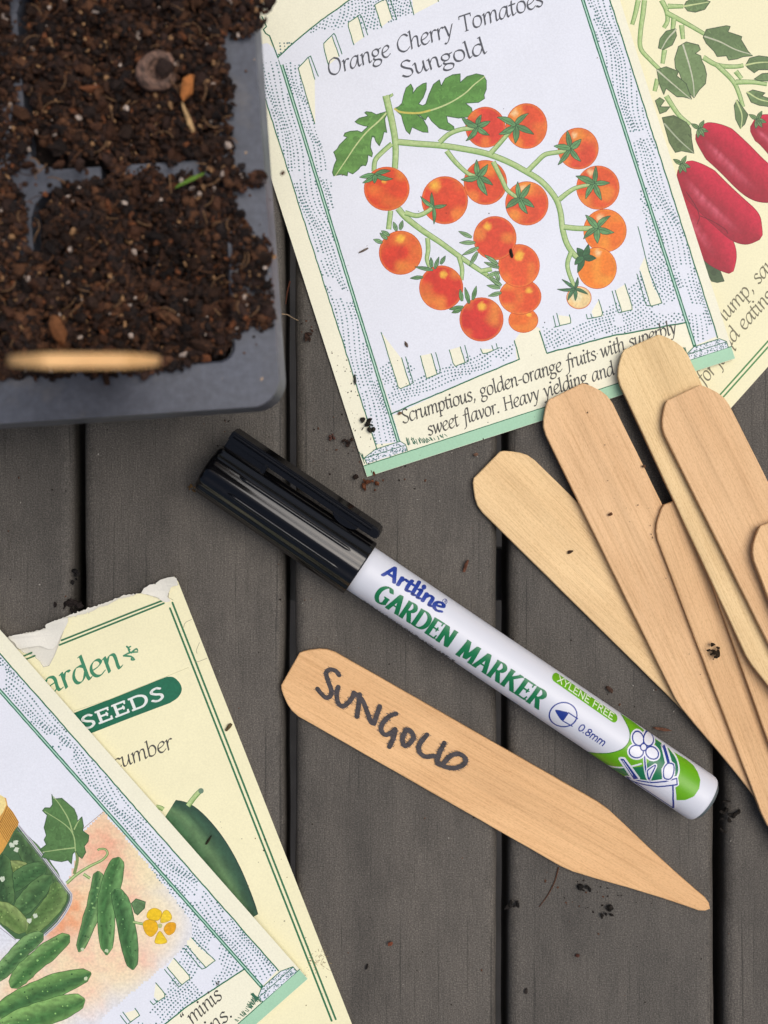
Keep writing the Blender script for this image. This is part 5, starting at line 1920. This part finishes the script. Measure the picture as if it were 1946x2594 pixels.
# handwriting on the front stake
def handwriting():
    q = Q(680, 1600, 600 / 1659)
    a = Art(9e-6)
    K = C(56, 52, 55)
    inv = S1.matrix_world.inverted()
    letters = ["495,305 472,276 432,266 405,290 420,350 440,408 436,448 405,464 366,430 342,398",
               "490,388 478,440 490,500 520,524 558,500 588,462 600,425",
               "640,440 632,520 620,598", "600,428 655,475 692,560 718,632 740,645", "740,645 758,590 782,522",
               "895,575 850,592 803,640 790,690 820,724 870,704 890,684 878,740 860,782 848,808",
               "965,690 940,750 952,798 985,788 1018,742 995,694 960,692",
               "1112,722 1060,790 1058,842 1100,876 1165,870",
               "1232,780 1200,850 1182,908 1196,934", "1185,915 1240,948 1310,956 1370,930 1382,890 1340,858 1280,870 1228,922"]
    gx, gy = .868, .496
    for s in letters:
        sp = resample(smooth(q(s), 6), 2.2)
        for j in range(0, len(sp) - 1, 4):
            a.nib(sp[j:j + 6], sc(K, R.uniform(.7, 1.35)), 12.6, 11.2, .5, seg=10)
        for p in sp:                      # ink bleeding along the grain
            for k in range(2):
                off = R.uniform(-6, 6)
                b = (p[0] - gy * off * .9, p[1] + gx * off * .9)
                r = R.uniform(4, 11)
                sg = R.choice((-1, 1))
                a.line([b, (b[0] + gx * r * sg, b[1] + gy * r * sg)], 1.1, sc(K, R.uniform(.9, 2.2)))
    kk = PX * (CAM_H - STAKE_T) / CAM_H
    def place(px, py, dz):
        w = Vector(W(px, py, STAKE_T + dz))
        return inv @ w
    o = a.build('handwriting', M_INK, None, place)
    o.parent = S1
handwriting()

# stake standing in the tray, seen end-on
def standing_stake():
    h = 0.122
    top = Vector(W(215, 908, h))
    d = (top - Vector((0, 0, CAM_H))).normalized()
    k = PX * (CAM_H - h) / CAM_H
    s = 0.0185 / 189
    me = stake_mesh(s, 990, 205, 21)
    hw = 102 * s
    for v in me.vertices:
        v.co.z = STAKE_T / 2 + (v.co.z - STAKE_T / 2) * (1.15 - .5 * (v.co.y / hw) ** 2) * 0.80
    o = link_mesh('plant_stake', me, wood('stake_wood', C(232, 186, 128), 9))
    y = Vector((1, 0.0, 0))
    y = (y - d * y.dot(d)).normalized()
    z = d.cross(y)
    m = Matrix((d, y, z)).transposed().to_4x4()
    o.matrix_world = Matrix.Translation(top - z * STAKE_T * .5) @ m @ Matrix.Diagonal((1, 1, 1.35, 1))
    tag(o, 'wooden stake standing upright in the tray soil, seen end-on', 'plant stake', GRP)
standing_stake()

# ------------------------------------------------------------------ chips, crumbs and fibres
chip('soil_crumb', 'dark crumb sitting in the hollow husk on the tray soil', 'soil crumb', 412, 172, 0.0538, .0021, C(48, 36, 32), (1, .8, .4), .4, 4)
chip('bark_chip', 'orange brown bark sliver on the tray soil beside the hollow husk', 'bark chip', 475, 215, 0.0540, .0022, C(150, 94, 50), (1.5, .55, .4), 1.3, 5)
chip('wood_splinter', 'pale straw splinter on the tray soil below the orange bark sliver', 'splinter', 476, 298, 0.0545, .0024, C(178, 146, 104), (1.4, .22, .2), -1.2, 6)
chip('grass_blade', 'bright green blade of grass on the tray soil', 'grass blade', 480, 456, 0.0545, .0026, C(104, 140, 56), (1.4, .2, .15), .45, 7)
chip('bark_chip', 'orange brown bark chip beside the upright stake in the tray', 'bark chip', 144, 830, 0.0545, .0030, C(132, 86, 54), (1.3, .6, .5), 1.75, 8)
chip('soil_clump', 'dark soil clump on the bare tray rim beside the tomato packet', 'soil clump', 614, 420, 0.0515, .0010, C(46, 40, 40), (1, .9, .5), .2, 9)
chip('soil_clump', 'brown soil clumps spilling across the tray rim', 'soil clump', 636, 464, 0.0515, .0009, C(76, 52, 40), (1, 1, .6), .2, 10, 14, .0018)
H1 = 0.0009
chip('soil_clump', 'black soil clump on the left margin of the tomato packet', 'soil clump', 934, 1070, HF_TOM(934, 1070) + .0004, .0009, C(38, 36, 30), (1, 1, .6), -.2, 11, 11, .0011)
chip('soil_clump', 'rusty brown soil clump at the lower left corner of the tomato packet', 'soil clump', 942, 1224, H1, .0009, C(96, 58, 38), (1, 1, .6), .45, 12, 10, .0013)
chip('soil_crumb', 'dark sliver across the middle tomato of the tomato packet', 'soil crumb', 1296, 643, HF_TOM(1296, 643) + .0003, .0012, C(40, 34, 28), (1.3, .35, .3), -1.35, 13)
chip('wood_splinter', 'grey brown splinter on the white panel left of the painted tomatoes', 'splinter', 922, 634, HF_TOM(922, 634) + .0002, .0011, C(110, 98, 88), (1.3, .28, .25), .5, 14)
chip('soil_crumb', 'brown soil speck under the lowest painted tomato', 'soil crumb', 1030, 872, HF_TOM(1030, 872) + .0002, .0007, C(96, 82, 72), (1.1, .6, .4), -1.1, 15)
chip('soil_crumb', 'brown crumb at the start of the word Scrumptious', 'soil crumb', 1013, 1047, HF_TOM(1013, 1047) + .0003, .0006, C(120, 92, 64), (1, .7, .5), .8, 16)
chip('soil_crumb', 'dark fleck on the left green line of the tomato packet', 'soil crumb', 899, 962, HF_TOM(899, 962) + .0003, .0012, C(52, 56, 50), (1.3, .3, .25), -1.5, 17)
chip('soil_clump', 'round dark crumb on the slat left of the tomato packet', 'soil clump', 780, 853, H1, .0009, C(58, 42, 34), (1, 1, .6), .3, 18, 6, .0006)
chip('soil_clump', 'small dark clump on the slat between pen cap and tomato packet', 'soil clump', 884, 1120, H1, .0009, C(50, 38, 32), (1, 1, .6), .3, 19, 6, .0006)
chip('soil_clump', 'reddish crumb on the slat just above the pen clip', 'soil clump', 838, 1108, H1, .0006, C(80, 52, 44), (1, 1, .6), .3, 20, 5, .0005)
chip('soil_crumb', 'dark crumb on the slat under the tomato packet corner', 'soil crumb', 900, 1210, H1, .0008, C(46, 36, 30), (1, .8, .5), 1.0, 22, 4, .0004)
chip('soil_crumb', 'brown husk fragment on the slat below the green foot of the tomato packet', 'soil crumb', 1206, 1152, H1, .0007, C(104, 78, 62), (1, .8, .5), .3, 23)
chip('soil_clump', 'golden brown crumb touching the closed end of the pen cap', 'soil clump', 485, 1236, H1, .0006, C(104, 80, 50), (1, .8, .5), 1.0, 24, 6, .0006)
chip('bark_chip', 'small rust coloured bark fragment on the slat above the pen lettering', 'bark chip', 1180, 1435, H1, .0013, C(92, 60, 46), (1.3, .4, .4), 1.25, 25)
chip('soil_clump', 'black soil clump lying on a blank stake', 'soil clump', 1814, 1655, .0064, .0008, C(48, 38, 26), (1, 1, .6), 1.2, 26, 12, .0011)
chip('soil_crumb', 'dark angular chip on the palest of the two left blank stakes', 'soil crumb', 1445, 1398, .0020, .0008, C(58, 42, 30), (1, .55, .3), .3, 27)
chip('soil_crumb', 'brown chip on the coarse grained blank stake', 'soil crumb', 1547, 1303, .0046, .0007, C(96, 62, 40), (1, .7, .3), .2, 28)
chip('soil_crumb', 'dark crumb on the right edge of the coarse grained blank stake', 'soil crumb', 1631, 1181, .0046, .0005, C(86, 62, 44), (1, .8, .4), .2, 29)
chip('soil_clump', 'black soil smear on the slat under the tip of the handwritten stake', 'soil clump', 1480, 2248, H1 * .6, .0008, C(34, 31, 28), (1, 1, .5), -.3, 30, 10, .0011)
chip('soil_clump', 'dark round soil clump on the slat below the stake tip', 'soil clump', 1540, 2308, H1 * .6, .0008, C(36, 32, 28), (1, 1, .5), .5, 31, 10, .0009)
chip('soil_clump', 'black fibrous soil clump over the gap beside the pen end', 'soil clump', 1838, 2064, .0004, .0009, C(34, 30, 26), (1, 1, .5), 1.1, 32, 14, .0016)
chip('soil_clump', 'black soil clump on the slat edge by the third gap', 'soil clump', 1300, 2290, .0003, .0008, C(32, 29, 26), (1, 1, .5), .2, 33, 8, .0010)
chip('bark_chip', 'small dark bark chip on the slat between pen and blank stakes', 'bark chip', 1546, 1748, H1, .0011, C(62, 46, 38), (1.2, .55, .4), -.8, 34)
chip('bark_chip', 'curled reddish bark strip on the slat beside the pen picture', 'bark chip', 1678, 1847, H1, .0015, C(92, 62, 48), (1.4, .3, .3), -.15, 35)
chip('soil_crumb', 'brown seed shaped chip on the cream edge of the torn packet', 'soil crumb', 580, 1842, HF_TORN(580, 1842) + .0004, .0010, C(82, 70, 46), (1.3, .5, .4), .9, 36)
chip('soil_crumb', 'dark sliver lying on the painted dark cucumber', 'soil crumb', 528, 2130, HF_TORN(528, 2130) + .0004, .0011, C(44, 44, 30), (1.3, .3, .3), 1.0, 37)
chip('soil_crumb', 'rust coloured crumb on the bare slat at lower middle', 'soil crumb', 989, 2391, H1, .0007, C(110, 62, 44), (1, .8, .5), .2, 38)
chip('soil_crumb', 'dark oval crumb on the bare slat near the bottom', 'soil crumb', 930, 2450, H1 * .5, .0008, C(42, 38, 34), (1, .5, .3), 1.2, 39)
chip('soil_crumb', 'dark crumb on the slat at lower right of the third gap', 'soil crumb', 1333, 2512, H1 * .5, .0007, C(52, 46, 42), (1, .7, .4), 1.2, 40)
chip('soil_crumb', 'reddish crumb alone on the lower right slat', 'soil crumb', 1463, 2421, H1 * .6, .0006, C(84, 52, 42), (1, .7, .4), .2, 41)
chip('soil_clump', 'black soil clump caught in the left gap above the torn packet', 'soil clump', 176, 1530, .0000, .0010, C(34, 28, 26), (1, 1, .6), .4, 42, 12, .0013)
chip('soil_clump', 'black clump stuck on the left gap edge', 'soil clump', 188, 1456, .0000, .0009, C(28, 25, 24), (1, 1, .6), 1.4, 43, 6, .0007)

def fibre_thing(name, label, cat, pts, h, r, col):
    B = Bits()
    w = [W(p[0], p[1], h + r) for p in smooth(pts, 5)]
    B.fibre(w, r, col)
    o = B.build(name, M_SOIL)
    c = Vector(w[0])
    o.data.transform(Matrix.Translation(-c))
    o.location = c
    tag(o, label, cat)
fibre_thing('dry_twig', 'thin brown needle on the slat below the handwritten stake', 'twig', [(1416, 2197), (1405, 2235), (1388, 2268), (1366, 2298)], .0001, .00016, C(96, 66, 50))
fibre_thing('root_fibre', 'pale root fibre across the slat gap beside the tray corner', 'root fibre', [(714, 795), (728, 797), (740, 804), (756, 812)], .0004, .00016, C(150, 130, 104))
fibre_thing('dry_twig', 'reddish fibre lying in the second gap beside the tray', 'twig', [(735, 712), (728, 740), (724, 770)], -.002, .00018, C(90, 52, 36))

def specks():
    """fine dirt nobody could count, on slats, packets and stakes"""
    rr = random.Random(77)
    B = Bits()
    def add_at(px, py, h, s, col):
        B.lump(W(px, py, h), s, col, rr, flat=.6)
    dk = C(44, 38, 34)
    def on_slat(px):
        return not any(a - 6 < px < b + 6 for a, b in GAPS)
    for k in range(230):
        px, py = rr.uniform(0, 1946), rr.uniform(900, 2594)
        if on_slat(px):
            add_at(px, py, .00008, rr.uniform(.00008, .00024), rr.choice([dk, dk, C(90, 62, 48), C(150, 146, 138)]))
    for cx, cy, n, sd in ((880, 1120, 26, 60), (930, 1080, 18, 40), (1000, 1190, 14, 50), (1500, 2270, 34, 60), (590, 1090, 16, 60), (1240, 1090, 12, 40), (1560, 1790, 12, 60), (740, 1500, 6, 40), (760, 820, 14, 40)):
        for k in range(n):
            px, py = rr.gauss(cx, sd), rr.gauss(cy, sd * .7)
            if on_slat(px):
                add_at(px, py, .0001, rr.uniform(.0001, .0003), rr.choice([dk, C(84, 58, 44)]))
    for k in range(60):
        u, v = rr.uniform(0, LS), rr.uniform(0, 1000) * rr.random()
        p = FS(u, v)
        if p[0] < 1946 and p[1] > 0:
            add_at(p[0], p[1], HF_TOM(*p) + .00006, rr.uniform(.00005, .00016), rr.choice([dk, C(120, 100, 84)]))
    for k in range(40):
        p = FS(rr.uniform(2, 44), rr.uniform(20, 330))
        add_at(p[0], p[1], HF_TOM(*p) + .00006, rr.uniform(.00006, .0002), dk)
    for k in range(60):
        p = (rr.uniform(480, 860), rr.uniform(2050, 2594))
        if inside(p, [(470, 1900), (610, 1900), (880, 2594), (700, 2594), (770, 2460), (600, 2250)]):
            add_at(p[0], p[1], HF_TORN(*p) + .00008, rr.uniform(.00006, .0002), rr.choice([dk, C(120, 104, 70)]))
    for k in range(44):
        t = rr.uniform(0, 1)
        px, py = 1500 + t * 330 + rr.uniform(-60, 60), 1000 + t * 760
        if inside((px, py), [(1400, 1060), (1550, 1010), (1640, 1220), (1820, 1700), (1780, 1780), (1500, 1250)]):
            add_at(px, py, .0044, rr.uniform(.00008, .0002), C(80, 58, 42))
    for k in range(26):
        px, py = rr.uniform(520, 690), rr.uniform(150, 1010)
        add_at(px, py, RIM_H + .0001, rr.uniform(.0001, .0004), rr.choice([C(84, 60, 46), C(160, 140, 120), dk]))
    o = B.build('soil_specks', M_SOIL)
    tag(o, 'fine dark soil specks scattered over slats, packets and stakes', 'soil', kind='stuff')
specks()
